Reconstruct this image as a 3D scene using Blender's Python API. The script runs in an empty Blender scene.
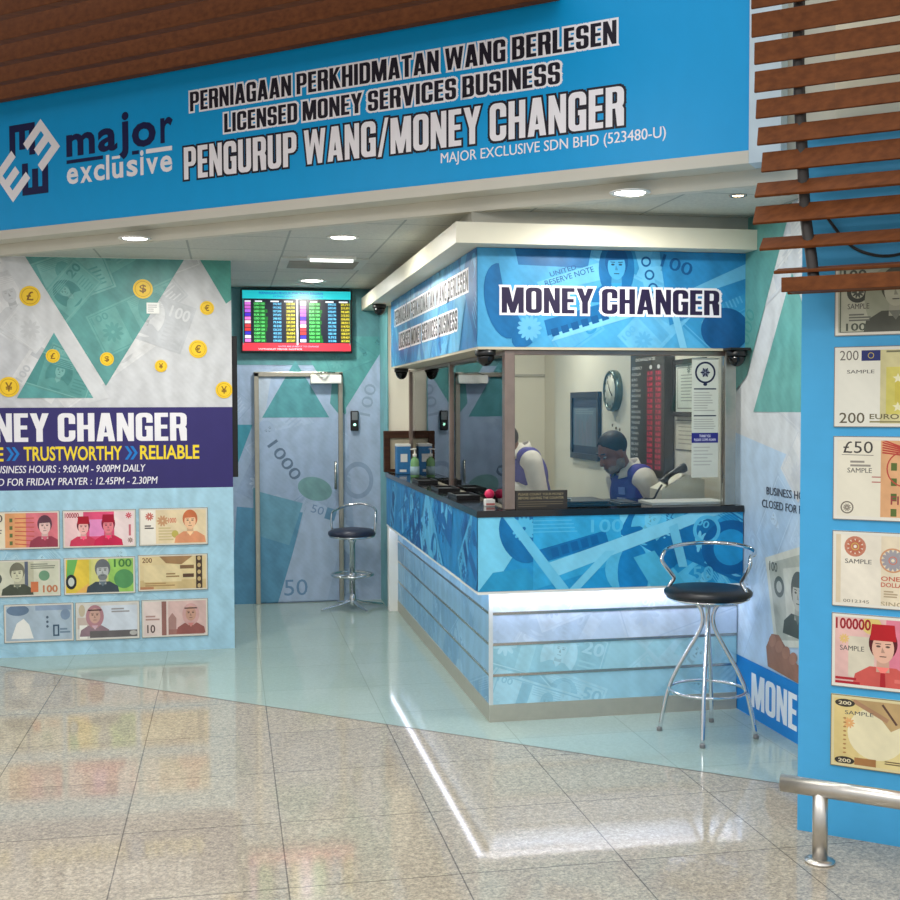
import bpy, bmesh, math, random
from mathutils import Vector, Matrix
C = bpy.context.scene.collection
PI = math.pi

# ------------------------------------------------------------------ materials
def lin(c):
    return tuple(((v/255)/12.92 if v/255 <= .04045 else ((v/255+.055)/1.055)**2.4) for v in c) + (1,)
MATS = {}
def new_mat(name):
    m = bpy.data.materials.new(name); m.use_nodes = True
    nt = m.node_tree; b = nt.nodes['Principled BSDF']
    return m, nt, b
def mat(name, rgb, rough=.5, metal=0, spec=.5, var=.06, scale=8, bump=0, coat=0):
    if name in MATS: return MATS[name]
    m, nt, b = new_mat(name)
    b.inputs['Roughness'].default_value = rough; b.inputs['Metallic'].default_value = metal
    b.inputs['Specular IOR Level'].default_value = spec
    b.inputs['Coat Weight'].default_value = coat
    c = lin(rgb)
    tc = nt.nodes.new('ShaderNodeTexCoord'); n = nt.nodes.new('ShaderNodeTexNoise')
    n.inputs['Scale'].default_value = scale; n.inputs['Detail'].default_value = 5
    nt.links.new(tc.outputs['Object'], n.inputs['Vector'])
    r = nt.nodes.new('ShaderNodeValToRGB'); nt.links.new(n.outputs['Fac'], r.inputs['Fac'])
    r.color_ramp.elements[0].position = .3; r.color_ramp.elements[1].position = .7
    r.color_ramp.elements[0].color = tuple(v*(1-var) for v in c[:3])+(1,)
    r.color_ramp.elements[1].color = tuple(min(1, v*(1+var)) for v in c[:3])+(1,)
    nt.links.new(r.outputs['Color'], b.inputs['Base Color'])
    if bump:
        bp = nt.nodes.new('ShaderNodeBump'); bp.inputs['Strength'].default_value = bump; bp.inputs['Distance'].default_value = .002
        nt.links.new(n.outputs['Fac'], bp.inputs['Height']); nt.links.new(bp.outputs['Normal'], b.inputs['Normal'])
    MATS[name] = m; return m
def emat(name, rgb, s):
    if name in MATS: return MATS[name]
    m, nt, b = new_mat(name)
    b.inputs['Base Color'].default_value = lin(rgb); b.inputs['Emission Color'].default_value = lin(rgb)
    b.inputs['Emission Strength'].default_value = s; b.inputs['Roughness'].default_value = .3
    MATS[name] = m; return m
def ink(rgb, tex=1.0, rough=.38):
    """a printed colour: base tint with the fine engraved lines of a banknote print"""
    rgb = tuple(int(v) for v in rgb); name = 'print_%02x%02x%02x_%d' % (rgb+(int(tex*10),))
    if name in MATS: return MATS[name]
    m, nt, b = new_mat(name)
    b.inputs['Roughness'].default_value = rough; b.inputs['Specular IOR Level'].default_value = .3
    c = lin(rgb)
    if tex <= 0:
        b.inputs['Base Color'].default_value = c
    else:
        tc = nt.nodes.new('ShaderNodeTexCoord')
        w = nt.nodes.new('ShaderNodeTexWave'); w.inputs['Scale'].default_value = 2.2; w.inputs['Distortion'].default_value = 9
        w.inputs['Detail'].default_value = 3; w.inputs['Detail Scale'].default_value = 1.4
        n = nt.nodes.new('ShaderNodeTexNoise'); n.inputs['Scale'].default_value = 7; n.inputs['Detail'].default_value = 8
        n.inputs['Roughness'].default_value = .65
        nt.links.new(tc.outputs['Object'], w.inputs['Vector']); nt.links.new(tc.outputs['Object'], n.inputs['Vector'])
        w2 = nt.nodes.new('ShaderNodeTexWave'); w2.inputs['Scale'].default_value = 13; w2.inputs['Distortion'].default_value = 5; w2.inputs['Detail Scale'].default_value = .5
        w2.bands_direction = 'DIAGONAL'; nt.links.new(tc.outputs['Object'], w2.inputs['Vector'])
        m2 = nt.nodes.new('ShaderNodeMath'); m2.operation = 'MULTIPLY_ADD'; m2.inputs[1].default_value = .06
        mx = nt.nodes.new('ShaderNodeMath'); mx.operation = 'MULTIPLY_ADD'
        nt.links.new(w.outputs['Fac'], mx.inputs[0]); mx.inputs[1].default_value = .22; nt.links.new(n.outputs['Fac'], m2.inputs[2]); nt.links.new(w2.outputs['Fac'], m2.inputs[0]); nt.links.new(m2.outputs[0], mx.inputs[2])
        r = nt.nodes.new('ShaderNodeValToRGB'); nt.links.new(mx.outputs[0], r.inputs['Fac'])
        r.color_ramp.elements[0].position = .35; r.color_ramp.elements[1].position = .95
        k = .16*tex
        r.color_ramp.elements[0].color = tuple(v*(1-k) for v in c[:3])+(1,)
        r.color_ramp.elements[1].color = tuple(min(1, v*(1+k)) for v in c[:3])+(1,)
        nt.links.new(r.outputs['Color'], b.inputs['Base Color'])
    MATS[name] = m; return m

def steel(name='brushed_steel', rgb=(190, 188, 182), rough=.25):
    return mat(name, rgb, rough, 1, var=.05, scale=30)
CHROME = mat('chrome', (215, 217, 220), .08, 1, var=.02)
STEEL = steel()
RAILST = mat('rail_steel', (205, 200, 192), .3, 1, var=.04, scale=40)
BRONZE = mat('post_metal', (150, 132, 122), .35, .8, var=.1, scale=12)
BLACK = mat('black_plastic', (18, 18, 20), .35)
DARK = mat('dark_grey', (48, 50, 52), .45)
WHITE = mat('white_paint', (232, 232, 226), .5, var=.02)
CREAM = mat('cream_wall_paint', (222, 218, 202), .6, var=.03, scale=3)
CEILCREAM = mat('cream_soffit', (206, 203, 190), .55, var=.03, scale=3)
PAPER = mat('white_paper', (235, 236, 232), .6, var=.02)
LEATHER = mat('black_leather', (22, 23, 27), .38, var=.15, scale=60, bump=.2)

def wood_mat(name, a, b2, scale=3):
    if name in MATS: return MATS[name]
    m, nt, b = new_mat(name)
    tc = nt.nodes.new('ShaderNodeTexCoord'); mp = nt.nodes.new('ShaderNodeMapping')
    mp.inputs['Scale'].default_value = (1, 14, 14)
    n = nt.nodes.new('ShaderNodeTexNoise'); n.inputs['Scale'].default_value = scale; n.inputs['Detail'].default_value = 8
    r = nt.nodes.new('ShaderNodeValToRGB')
    r.color_ramp.elements[0].position = .3; r.color_ramp.elements[0].color = lin(a)
    r.color_ramp.elements[1].position = .7; r.color_ramp.elements[1].color = lin(b2)
    nt.links.new(tc.outputs['Object'], mp.inputs['Vector']); nt.links.new(mp.outputs['Vector'], n.inputs['Vector'])
    nt.links.new(n.outputs['Fac'], r.inputs['Fac']); nt.links.new(r.outputs['Color'], b.inputs['Base Color'])
    b.inputs['Roughness'].default_value = .6; b.inputs['Specular IOR Level'].default_value = .2
    MATS[name] = m; return m
SLATWOOD = wood_mat('slat_brown', (92, 49, 19), (115, 64, 28))
DARKWOOD = wood_mat('dark_brown_wood', (58, 36, 26), (82, 52, 36))

def glass_mat():
    m = bpy.data.materials.new('clear_glass_pane'); m.use_nodes = True
    nt = m.node_tree; nt.nodes.clear()
    o = nt.nodes.new('ShaderNodeOutputMaterial'); mx = nt.nodes.new('ShaderNodeMixShader')
    t = nt.nodes.new('ShaderNodeBsdfTransparent'); t.inputs['Color'].default_value = (.96, .98, .97, 1)
    g = nt.nodes.new('ShaderNodeBsdfGlossy'); g.inputs['Roughness'].default_value = .01
    g.inputs['Color'].default_value = (.95, .97, 1, 1)
    f = nt.nodes.new('ShaderNodeFresnel'); f.inputs['IOR'].default_value = 1.5
    nt.links.new(f.outputs[0], mx.inputs[0]); nt.links.new(t.outputs[0], mx.inputs[1]); nt.links.new(g.outputs[0], mx.inputs[2])
    nt.links.new(mx.outputs[0], o.inputs['Surface'])
    return m
GLASS = glass_mat()

def tile_mat(name, c1, c2, mortar, w, h, ox, oy, msize, rough, speck=0, spec=.5, mrough=.6):
    m, nt, b = new_mat(name)
    tc = nt.nodes.new('ShaderNodeTexCoord'); mp = nt.nodes.new('ShaderNodeMapping')
    mp.inputs['Location'].default_value = (-ox, -oy, 0)
    nt.links.new(tc.outputs['Object'], mp.inputs['Vector'])
    br = nt.nodes.new('ShaderNodeTexBrick'); br.offset = 0; br.squash = 1
    br.inputs['Scale'].default_value = 1; br.inputs['Brick Width'].default_value = w; br.inputs['Row Height'].default_value = h
    br.inputs['Mortar Size'].default_value = msize; br.inputs['Mortar Smooth'].default_value = .1; br.inputs['Bias'].default_value = 0
    nt.links.new(mp.outputs['Vector'], br.inputs['Vector'])
    br.inputs['Color1'].default_value = lin(c1); br.inputs['Color2'].default_value = lin(c2); br.inputs['Mortar'].default_value = lin(mortar)
    out = br.outputs['Color']
    if speck:
        for sc, amt, pos in ((95, speck, .5), (38, speck*.8, .52), (260, speck*.6, .5), (5, speck*.18, .5)):
            n = nt.nodes.new('ShaderNodeTexNoise'); n.inputs['Scale'].default_value = sc; n.inputs['Detail'].default_value = 3
            nt.links.new(tc.outputs['Object'], n.inputs['Vector'])
            r = nt.nodes.new('ShaderNodeValToRGB'); r.color_ramp.elements[0].position = pos-.13; r.color_ramp.elements[1].position = pos+.13
            r.color_ramp.elements[0].color = (1-amt, 1-amt, 1-amt*.95, 1); r.color_ramp.elements[1].color = (1+amt*.5, 1+amt*.48, 1+amt*.42, 1)
            mu = nt.nodes.new('ShaderNodeMix'); mu.data_type = 'RGBA'; mu.blend_type = 'MULTIPLY'; mu.inputs['Factor'].default_value = 1
            nt.links.new(n.outputs['Fac'], r.inputs['Fac'])
            nt.links.new(out, mu.inputs['A']); nt.links.new(r.outputs['Color'], mu.inputs['B']); out = mu.outputs['Result']
    nt.links.new(out, b.inputs['Base Color'])
    b.inputs['Roughness'].default_value = rough; b.inputs['Specular IOR Level'].default_value = spec
    MATS[name] = m; return m
GRANITE = tile_mat('granite_tiles', (180, 170, 151), (172, 163, 147), (120, 114, 104), .62, .65, .19, 4.03, .0028, .07, .26, .55)
TILE = tile_mat('pale_gloss_tiles', (160, 178, 170), (156, 175, 167), (140, 157, 150), .62, .62, .19, 4.4, .0025, .07, .05, .6)
CEIL = tile_mat('ceiling_tiles', (206, 207, 198), (201, 202, 194), (160, 166, 160), .6, .6, .36, 7.0, .007, .7, .06, .2)

# ------------------------------------------------------------------ mesh helpers
class MB:
    """collects shapes into ONE mesh object, one material slot per material used"""
    def __init__(s): s.bm = bmesh.new(); s.mats = []
    def mi(s, m):
        if m not in s.mats: s.mats.append(m)
        return s.mats.index(m)
    def box(s, lo, hi, m, bevel=0, M=None):
        lo, hi = Vector(lo), Vector(hi); c = (lo+hi)/2; d = hi-lo
        T = Matrix.Translation(c) @ Matrix.Diagonal((d.x, d.y, d.z, 1))
        r = bmesh.ops.create_cube(s.bm, size=1, matrix=T); vs = r['verts']
        fs = {f for v in vs for f in v.link_faces}
        if bevel:
            es = {e for v in vs for e in v.link_edges}
            rb = bmesh.ops.bevel(s.bm, geom=list(es), offset=bevel, segments=2, affect='EDGES', profile=.5)
            fs = set(rb['faces']) | {f for f in fs if f.is_valid}
            vs = list({v for f in fs for v in f.verts})
        i = s.mi(m)
        for f in fs: f.material_index = i
        if M is not None: bmesh.ops.transform(s.bm, matrix=M, verts=vs)
        return s
    def tube(s, pts, r, m, seg=12, cap=True, smooth=True):
        pts = [Vector(p) for p in pts]; n = len(pts)
        rs = r if isinstance(r, (list, tuple)) else [r]*n
        i = s.mi(m); rings = []
        t0 = (pts[1]-pts[0]).normalized(); up = Vector((0, 0, 1)) if abs(t0.z) < .9 else Vector((1, 0, 0))
        nrm = (up - t0*up.dot(t0)).normalized()
        for k in range(n):
            t = (pts[min(k+1, n-1)]-pts[max(k-1, 0)]).normalized()
            nrm = (nrm - t*nrm.dot(t)).normalized(); bn = t.cross(nrm)
            rings.append([s.bm.verts.new(pts[k]+(nrm*math.cos(a)+bn*math.sin(a))*rs[k]) for a in [2*PI*j/seg for j in range(seg)]])
        for k in range(n-1):
            for j in range(seg):
                f = s.bm.faces.new((rings[k][j], rings[k][(j+1) % seg], rings[k+1][(j+1) % seg], rings[k+1][j])); f.material_index = i; f.smooth = smooth
        if cap:
            f = s.bm.faces.new(rings[0][::-1]); f.material_index = i
            f = s.bm.faces.new(rings[-1]); f.material_index = i
        return s
    def lathe(s, prof, c, m, seg=32, axis=None, smooth=True, cap=True):
        """prof = [(radius, height)...] around +Z (or the given axis matrix) at c"""
        i = s.mi(m); R = axis or Matrix.Identity(3); c = Vector(c); rings = []
        for (r, h) in prof:
            if r < 1e-6: rings.append([s.bm.verts.new(c+R@Vector((0, 0, h)))])
            else: rings.append([s.bm.verts.new(c+R@Vector((r*math.cos(a), r*math.sin(a), h))) for a in [2*PI*j/seg for j in range(seg)]])
        for a, b in zip(rings, rings[1:]):
            for j in range(seg):
                q = [a[j % len(a)], a[(j+1) % seg % len(a)], b[(j+1) % seg % len(b)], b[j % len(b)]]
                u = []
                for v in q:
                    if v not in u: u.append(v)
                if len(u) > 2:
                    try: f = s.bm.faces.new(u); f.material_index = i; f.smooth = smooth
                    except ValueError: pass
        for ring, rev in ((rings[0], True), (rings[-1], False)):
            if cap and len(ring) > 2:
                f = s.bm.faces.new(ring[::-1] if rev else ring); f.material_index = i
        return s
    def ell(s, c, r, m, seg=20, M=None):
        T = Matrix.Translation(Vector(c)) @ (M.to_4x4() if M else Matrix.Identity(4)) @ Matrix.Diagonal((r[0], r[1], r[2], 1))
        q = bmesh.ops.create_uvsphere(s.bm, u_segments=seg, v_segments=max(8, seg//2), radius=1, matrix=T)
        i = s.mi(m)
        for f in {f for v in q['verts'] for f in v.link_faces}: f.material_index = i; f.smooth = True
        return s
    def prism(s, poly, z0, z1, m, M=None):
        """vertical extrusion of a plan polygon (x,y)"""
        i = s.mi(m)
        a = [s.bm.verts.new((x, y, z0)) for x, y in poly]; b = [s.bm.verts.new((x, y, z1)) for x, y in poly]
        n = len(poly); fs = [s.bm.faces.new(a[::-1]), s.bm.faces.new(b)]
        for k in range(n): fs.append(s.bm.faces.new((a[k], a[(k+1) % n], b[(k+1) % n], b[k])))
        for f in fs: f.material_index = i
        if M is not None: bmesh.ops.transform(s.bm, matrix=M, verts=a+b)
        return s
    def build(s, name, parent=None, loc=None):
        bmesh.ops.recalc_face_normals(s.bm, faces=s.bm.faces[:])
        me = bpy.data.meshes.new(name)
        if loc is not None: bmesh.ops.translate(s.bm, vec=-Vector(loc), verts=s.bm.verts[:])
        s.bm.to_mesh(me); s.bm.free()
        for m in s.mats: me.materials.append(m)
        o = bpy.data.objects.new(name, me); C.objects.link(o)
        if loc is not None: o.location = loc
        if parent: o.parent = parent; o.matrix_parent_inverse = Matrix.Translation(-parent.location)
        return o
def thing(name, label, cat, loc=(0, 0, 0), group=None):
    o = bpy.data.objects.new(name, None); C.objects.link(o); o.location = loc; o.empty_display_size = .1
    o['label'] = label; o['category'] = cat
    if group: o['group'] = group
    return o
def tag(o, label, cat, group=None):
    o['label'] = label; o['category'] = cat
    if group: o['group'] = group
    return o
def struct(o): o['kind'] = 'structure'; return o
def plabel(o, l): o['label'] = l; return o
def smoothpts(pts, n=6):
    P = [Vector(p) for p in pts]; out = []
    for i in range(len(P)-1):
        p0, p1, p2, p3 = P[max(i-1, 0)], P[i], P[i+1], P[min(i+2, len(P)-1)]
        for k in range(n):
            t = k/n
            out.append(.5*((2*p1)+(p2-p0)*t+(2*p0-5*p1+4*p2-p3)*t*t+(3*p1-p0-3*p2+p3)*t**3))
    out.append(P[-1]); return out

# ------------------------------------------------------------------ lettering and printed panels
GL = {}
def glyphs(txt, off=0.0, sp=1.0):
    k = (txt, round(off, 3), sp)
    if k in GL: return GL[k]
    cu = bpy.data.curves.new('t', 'FONT'); cu.body = txt; cu.size = 1; cu.offset = off; cu.space_character = sp; cu.resolution_u = 3
    ob = bpy.data.objects.new('t', cu); C.objects.link(ob)
    dg = bpy.context.evaluated_depsgraph_get(); dg.update()
    me = bpy.data.meshes.new_from_object(ob.evaluated_get(dg))
    v = [(p.co.x, p.co.y) for p in me.vertices]; f = [tuple(q.vertices) for q in me.polygons]
    bpy.data.objects.remove(ob); bpy.data.curves.remove(cu); bpy.data.meshes.remove(me)
    GL[k] = (v, f); return GL[k]
def clip(poly, conv):
    n = len(conv)
    for i in range(n):
        ax, ay = conv[i]; bx, by = conv[(i+1) % n]; out = []
        d = [(bx-ax)*(y-ay)-(by-ay)*(x-ax) for x, y in poly]
        if min(d) >= -1e-9: continue
        if max(d) <= 1e-9: return []
        for j in range(len(poly)):
            p, q, dp, dq = poly[j], poly[(j+1) % len(poly)], d[j], d[(j+1) % len(poly)]
            if dp >= 0: out.append(p)
            if dp*dq < 0:
                t = dp/(dp-dq); out.append((p[0]+(q[0]-p[0])*t, p[1]+(q[1]-p[1])*t))
        poly = out
        if len(poly) < 3: return []
    return poly
def ccw(p):
    a = sum(p[i][0]*p[(i+1) % len(p)][1]-p[(i+1) % len(p)][0]*p[i][1] for i in range(len(p)))
    return p if a > 0 else p[::-1]

# heavy condensed block capitals, each glyph a union of convex pieces (height 1)
BT_, BB_ = .185, .15
def _r(a, b, c, d): return [(a, b), (c, b), (c, d), (a, d)]
def _ring(x0, y0, x1, y1, parts, r=.17, t=BT_, b=BB_):
    ri = .05; out = []; N = 4
    def arc(cx, cy, rr, a0): return [(cx+rr*math.cos(a0+PI/2*k/N), cy+rr*math.sin(a0+PI/2*k/N)) for k in range(N+1)]
    X0, Y0, X1, Y1 = x0+t, y0+b, x1-t, y1-b
    o = {'TR': arc(x1-r, y1-r, r, 0), 'TL': arc(x0+r, y1-r, r, PI/2), 'BL': arc(x0+r, y0+r, r, PI), 'BR': arc(x1-r, y0+r, r, 1.5*PI)}
    i = {'TR': arc(X1-ri, Y1-ri, ri, 0), 'TL': arc(X0+ri, Y1-ri, ri, PI/2), 'BL': arc(X0+ri, Y0+ri, ri, PI), 'BR': arc(X1-ri, Y0+ri, ri, 1.5*PI)}
    seg = {'T': ('TR', 'TL'), 'L': ('TL', 'BL'), 'B': ('BL', 'BR'), 'R': ('BR', 'TR')}
    for p in parts.split():
        if p in o:
            for k in range(N): out.append([o[p][k], o[p][k+1], i[p][k+1], i[p][k]])
        else:
            a, c = seg[p]; out.append([o[a][-1], o[c][0], i[c][0], i[a][-1]])
    return out
def _heavy():
    w = .5; t, b = BT_, BB_; G = {}
    full = 'R TR T TL L BL B BR'
    G['A'] = (.54, [[(0, 0), (.185, 0), (.335, 1), (.15, 1)], [(.355, 0), (.54, 0), (.39, 1), (.205, 1)], _r(.12, .17, .42, .31)])
    G['B'] = (w, [_r(0, 0, t, 1)]+_ring(0, .46, w-.01, 1, 'R TR T BR B', .15, t, .13)+_ring(0, 0, w, .56, 'R TR T BR B', .15, t, .13)+[_r(.05, .87, .35, 1), _r(.05, 0, .35, .13)])
    G['C'] = (w, _ring(0, 0, w, 1, 'TR T TL L BL B BR')+[_r(w-t, .62, w, .84), _r(w-t, .16, w, .39)])
    G['D'] = (w, [_r(0, 0, t, 1), _r(.05, 1-b, .35, 1), _r(.05, 0, .35, b)]+_ring(0, 0, w, 1, 'R TR T B BR'))
    G['E'] = (.4, [_r(0, 0, t, 1), _r(0, 1-b, .4, 1), _r(0, 0, .4, b), _r(0, .435, .375, .575)])
    G['F'] = (.39, [_r(0, 0, t, 1), _r(0, 1-b, .39, 1), _r(0, .42, .365, .56)])
    G['G'] = (w, _ring(0, 0, w, 1, 'TR T TL L BL B BR')+[_r(w-t, .65, w, .84), _r(w-t, 0, w, .53), _r(.27, .4, w, .53)])
    G['H'] = (w, [_r(0, 0, t, 1), _r(w-t, 0, w, 1), _r(0, .43, w, .58)])
    G['I'] = (t, [_r(0, 0, t, 1)])
    G['J'] = (.42, _ring(-.02, 0, .42, 1, 'BL B BR')+[_r(.42-t, .16, .42, 1), _r(-.02, .16, -.02+t, .34)])
    G['K'] = (.53, [_r(0, 0, t, 1), [(t-.03, .36), (t-.03, .6), (.33, 1), (.52, 1)], [(.13, .55), (.27, .7), (.53, 0), (.335, 0)]])
    G['L'] = (.37, [_r(0, 0, t, 1), _r(0, 0, .37, b)])
    G['M'] = (.68, [_r(0, 0, .165, 1), _r(.515, 0, .68, 1), [(0, 1), (.23, 1), (.42, .0), (.27, .0)], [(.68, 1), (.45, 1), (.26, .0), (.41, .0)]])
    G['N'] = (w, [_r(0, 0, .165, 1), _r(w-.165, 0, w, 1), [(0, 1), (.17, 1), (w, 0), (w-.17, 0)]])
    G['O'] = (w, _ring(0, 0, w, 1, full)); G['Q'] = (w, G['O'][1]+[[(.25, .2), (.36, .25), (w, -.06), (.36, -.06)]])
    G['P'] = (w, [_r(0, 0, t, 1), _r(.05, .87, .35, 1), _r(.05, .4, .35, .53)]+_ring(0, .4, w, 1, 'R TR T BR B', .17, t, .13))
    G['R'] = (w, [_r(0, 0, t, 1), _r(.05, .87, .35, 1), _r(.05, .46, .35, .58)]+_ring(0, .45, w, 1, 'R TR T BR B', .16, t, .13)+[[(w-t, .0), (w, .0), (w, .42), (w-.06, .53), (w-t-.06, .5)]])
    G['S'] = (.48, _ring(0, .44, .48, 1, 'TR T TL L BL', .16, t, .135)+_ring(0, 0, .48, .57, 'TR R BR B BL', .16, t, .135)+[_r(.48-t, .66, .48, .84), _r(0, .16, t, .33), [(.12, .44), (.36, .42), (.36, .57), (.12, .58)]])
    G['T'] = (.46, [_r(0, 1-b, .46, 1), _r(.23-t/2, 0, .23+t/2, 1)])
    G['U'] = (w, _ring(0, 0, w, 1, 'BL B BR')+[_r(0, .16, t, 1), _r(w-t, .16, w, 1)])
    G['V'] = (.54, [[(0, 1), (.185, 1), (.335, 0), (.165, 0)], [(.54, 1), (.355, 1), (.205, 0), (.375, 0)]])
    G['W'] = (.78, [[(0, 1), (.165, 1), (.275, 0), (.125, 0)], [(.32, 1), (.46, 1), (.275, 0), (.125, 0)], [(.32, 1), (.46, 1), (.655, 0), (.505, 0)], [(.78, 1), (.615, 1), (.505, 0), (.655, 0)]])
    G['X'] = (.54, [[(0, 1), (.2, 1), (.54, 0), (.34, 0)], [(.54, 1), (.34, 1), (0, 0), (.2, 0)]])
    G['Y'] = (.54, [[(0, 1), (.19, 1), (.35, .4), (.19, .4)], [(.54, 1), (.35, 1), (.19, .4), (.35, .4)], _r(.27-t/2, 0, .27+t/2, .48)])
    G['Z'] = (.44, [_r(0, 1-b, .44, 1), _r(0, 0, .44, b), [(0, b-.02), (.2, b-.02), (.44, 1-b+.02), (.24, 1-b+.02)]])
    G['/'] = (.36, [[(0, -.04), (.12, -.04), (.36, 1.04), (.24, 1.04)]])
    G['0'] = G['O']; G['1'] = (.3, [_r(.3-t, 0, .3, 1), [(0, .72), (0, .84), (.2, 1), (.3, 1), (.2, .8)]])
    return G
HEAVY = _heavy()
def heavy_polys(txt, sp=.055, space=.2):
    x = 0; out = []
    for ch in txt:
        if ch == ' ': x += space; continue
        w, ps = HEAVY[ch]
        for p in ps: out.append(ccw([(px+x, py) for px, py in p]))
        x += w+sp
    return out, x-sp
def expand(p, o):
    n = len(p); res = []
    for i in range(n):
        a, b, c = p[i-1], p[i], p[(i+1) % n]
        d1 = (b[0]-a[0], b[1]-a[1]); d2 = (c[0]-b[0], c[1]-b[1]); l1 = math.hypot(*d1) or 1e-9; l2 = math.hypot(*d2) or 1e-9
        n1 = (d1[1]/l1, -d1[0]/l1); n2 = (d2[1]/l2, -d2[0]/l2); k = 1+n1[0]*n2[0]+n1[1]*n2[1]
        k = max(k, .55); res.append((b[0]+(n1[0]+n2[0])/k*o, b[1]+(n1[1]+n2[1])/k*o))
    return res

class Panel:
    """a printed board: a thin box carrying layers of flat print, all in ONE mesh"""
    def __init__(s, O, U, V, W, H, base, T=.012, side=None, bevel=0, u0=0, v0=0):
        s.mb = MB(); s.U, s.V = Vector(U).normalized(), Vector(V).normalized(); s.N = s.U.cross(s.V); s.O = Vector(O)
        s.W, s.H, s.n = W, H, 0; s.u0, s.v0 = u0, v0
        s.clip = s.full = [(u0, v0), (W, v0), (W, H), (u0, H)]; s.step = .000012; s.X = None
        if T: s.mb.box((u0, v0, -T), (W, H, -.0004), side or base, bevel)
        s.rect(u0, v0, W, H, base)
    def poly(s, pts, m, layer=True, sub=0):
        if s.X: pts = [s.X(p) for p in pts]
        pts = clip(ccw(list(pts)), s.clip)
        if len(pts) < 3: return
        if layer: s.n += 1
        z = s.n*s.step+sub*.000006; i = s.mb.mi(m)
        try: f = s.mb.bm.faces.new([s.mb.bm.verts.new((x, y, z)) for x, y in pts]); f.material_index = i
        except ValueError: pass
    def rect(s, a, b, c, d, m): s.poly([(a, b), (c, b), (c, d), (a, d)], m)
    def ell(s, cx, cy, rx, ry, m, seg=28, rot=0, layer=True, sub=0):
        co, si = math.cos(rot), math.sin(rot)
        s.poly([(cx+rx*math.cos(t)*co-ry*math.sin(t)*si, cy+rx*math.cos(t)*si+ry*math.sin(t)*co) for t in [2*PI*k/seg for k in range(seg)]], m, layer, sub)
    def ring(s, cx, cy, r0, r1, m, seg=28, ky=1):
        s.n += 1
        for k in range(seg):
            a, b = 2*PI*k/seg, 2*PI*(k+1)/seg
            s.poly([(cx+r0*math.cos(a), cy+ky*r0*math.sin(a)), (cx+r1*math.cos(a), cy+ky*r1*math.sin(a)), (cx+r1*math.cos(b), cy+ky*r1*math.sin(b)), (cx+r0*math.cos(b), cy+ky*r0*math.sin(b))], m, False)
    def line(s, a, b, w, m, layer=True):
        dx, dy = b[0]-a[0], b[1]-a[1]; L = math.hypot(dx, dy) or 1; nx, ny = -dy/L*w/2, dx/L*w/2
        s.poly([(a[0]+nx, a[1]+ny), (a[0]-nx, a[1]-ny), (b[0]-nx, b[1]-ny), (b[0]+nx, b[1]+ny)], m, layer)
    def frame(s, a, b, c, d, w, m):
        s.n += 1
        for q in ((a, b, c, b+w), (a, d-w, c, d), (a, b+w, a+w, d-w), (c-w, b+w, c, d-w)):
            s.poly([(q[0], q[1]), (q[2], q[1]), (q[2], q[3]), (q[0], q[3])], m, False)
    def text(s, txt, a, b, c, d, m, off=0.0, sp=1.0, outline=None, om=None, shear=0):
        """fit the text's box into (a,b)-(c,d)"""
        v0, f0 = glyphs(txt, off, sp)
        if not v0: return
        xs = [p[0] for p in v0]; ys = [p[1] for p in v0]
        x0, x1, y0, y1 = min(xs), max(xs), min(ys), max(ys)
        def T(p):
            v = (p[1]-y0)/(y1-y0)*(d-b)
            return (a+(p[0]-x0)/(x1-x0)*(c-a)+v*shear, b+v)
        lay = []
        if off and off < .025 and 'M' in txt and not outline:
            v0, f0 = glyphs(txt, 0, sp)
            for dx in (-off*.8, off*.8, 0): s_v = [(x+dx, y) for x, y in v0]; lay.append(((s_v, f0), m))
            lay.pop()
        if outline: lay.append((glyphs(txt, off+outline, sp), om))
        lay.append(((v0, f0), m))
        for (v, f), mm in lay:
            s.n += 1
            q = [T(p) for p in v]
            for t in f: s.poly([q[k] for k in t], mm, False)
    def heavy(s, txt, a, b, c, d, m, outline=0, om=None, sp=.055, space=.2):
        ps, W = heavy_polys(txt, sp, space); kx, ky = (c-a)/W, d-b
        q = [[(a+x*kx, b+y*ky) for x, y in p] for p in ps]
        if outline:
            s.n += 1
            for k, p in enumerate(q): s.poly(expand(p, outline), om, False, k % 24)
            s.n += 12
        s.n += 1
        for k, p in enumerate(q): s.poly(p, m, False, k % 24)
        s.n += 12
    def build(s, name, parent=None):
        # faces of print must look outward (+N)
        s.mb.bm.normal_update()
        for f in s.mb.bm.faces:
            if len({round(v.co.z, 6) for v in f.verts}) == 1 and f.verts[0].co.z > 0 and f.normal.z < 0: f.normal_flip()
        me = bpy.data.meshes.new(name); s.mb.bm.to_mesh(me); s.mb.bm.free()
        for m in s.mb.mats: me.materials.append(m)
        o = bpy.data.objects.new(name, me); C.objects.link(o)
        M = Matrix((s.U, s.V, s.N)).transposed().to_4x4(); M.translation = s.O; o.matrix_world = M
        if parent: o.parent = parent; o.matrix_parent_inverse = Matrix.Translation(-parent.location)
        return o

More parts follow.
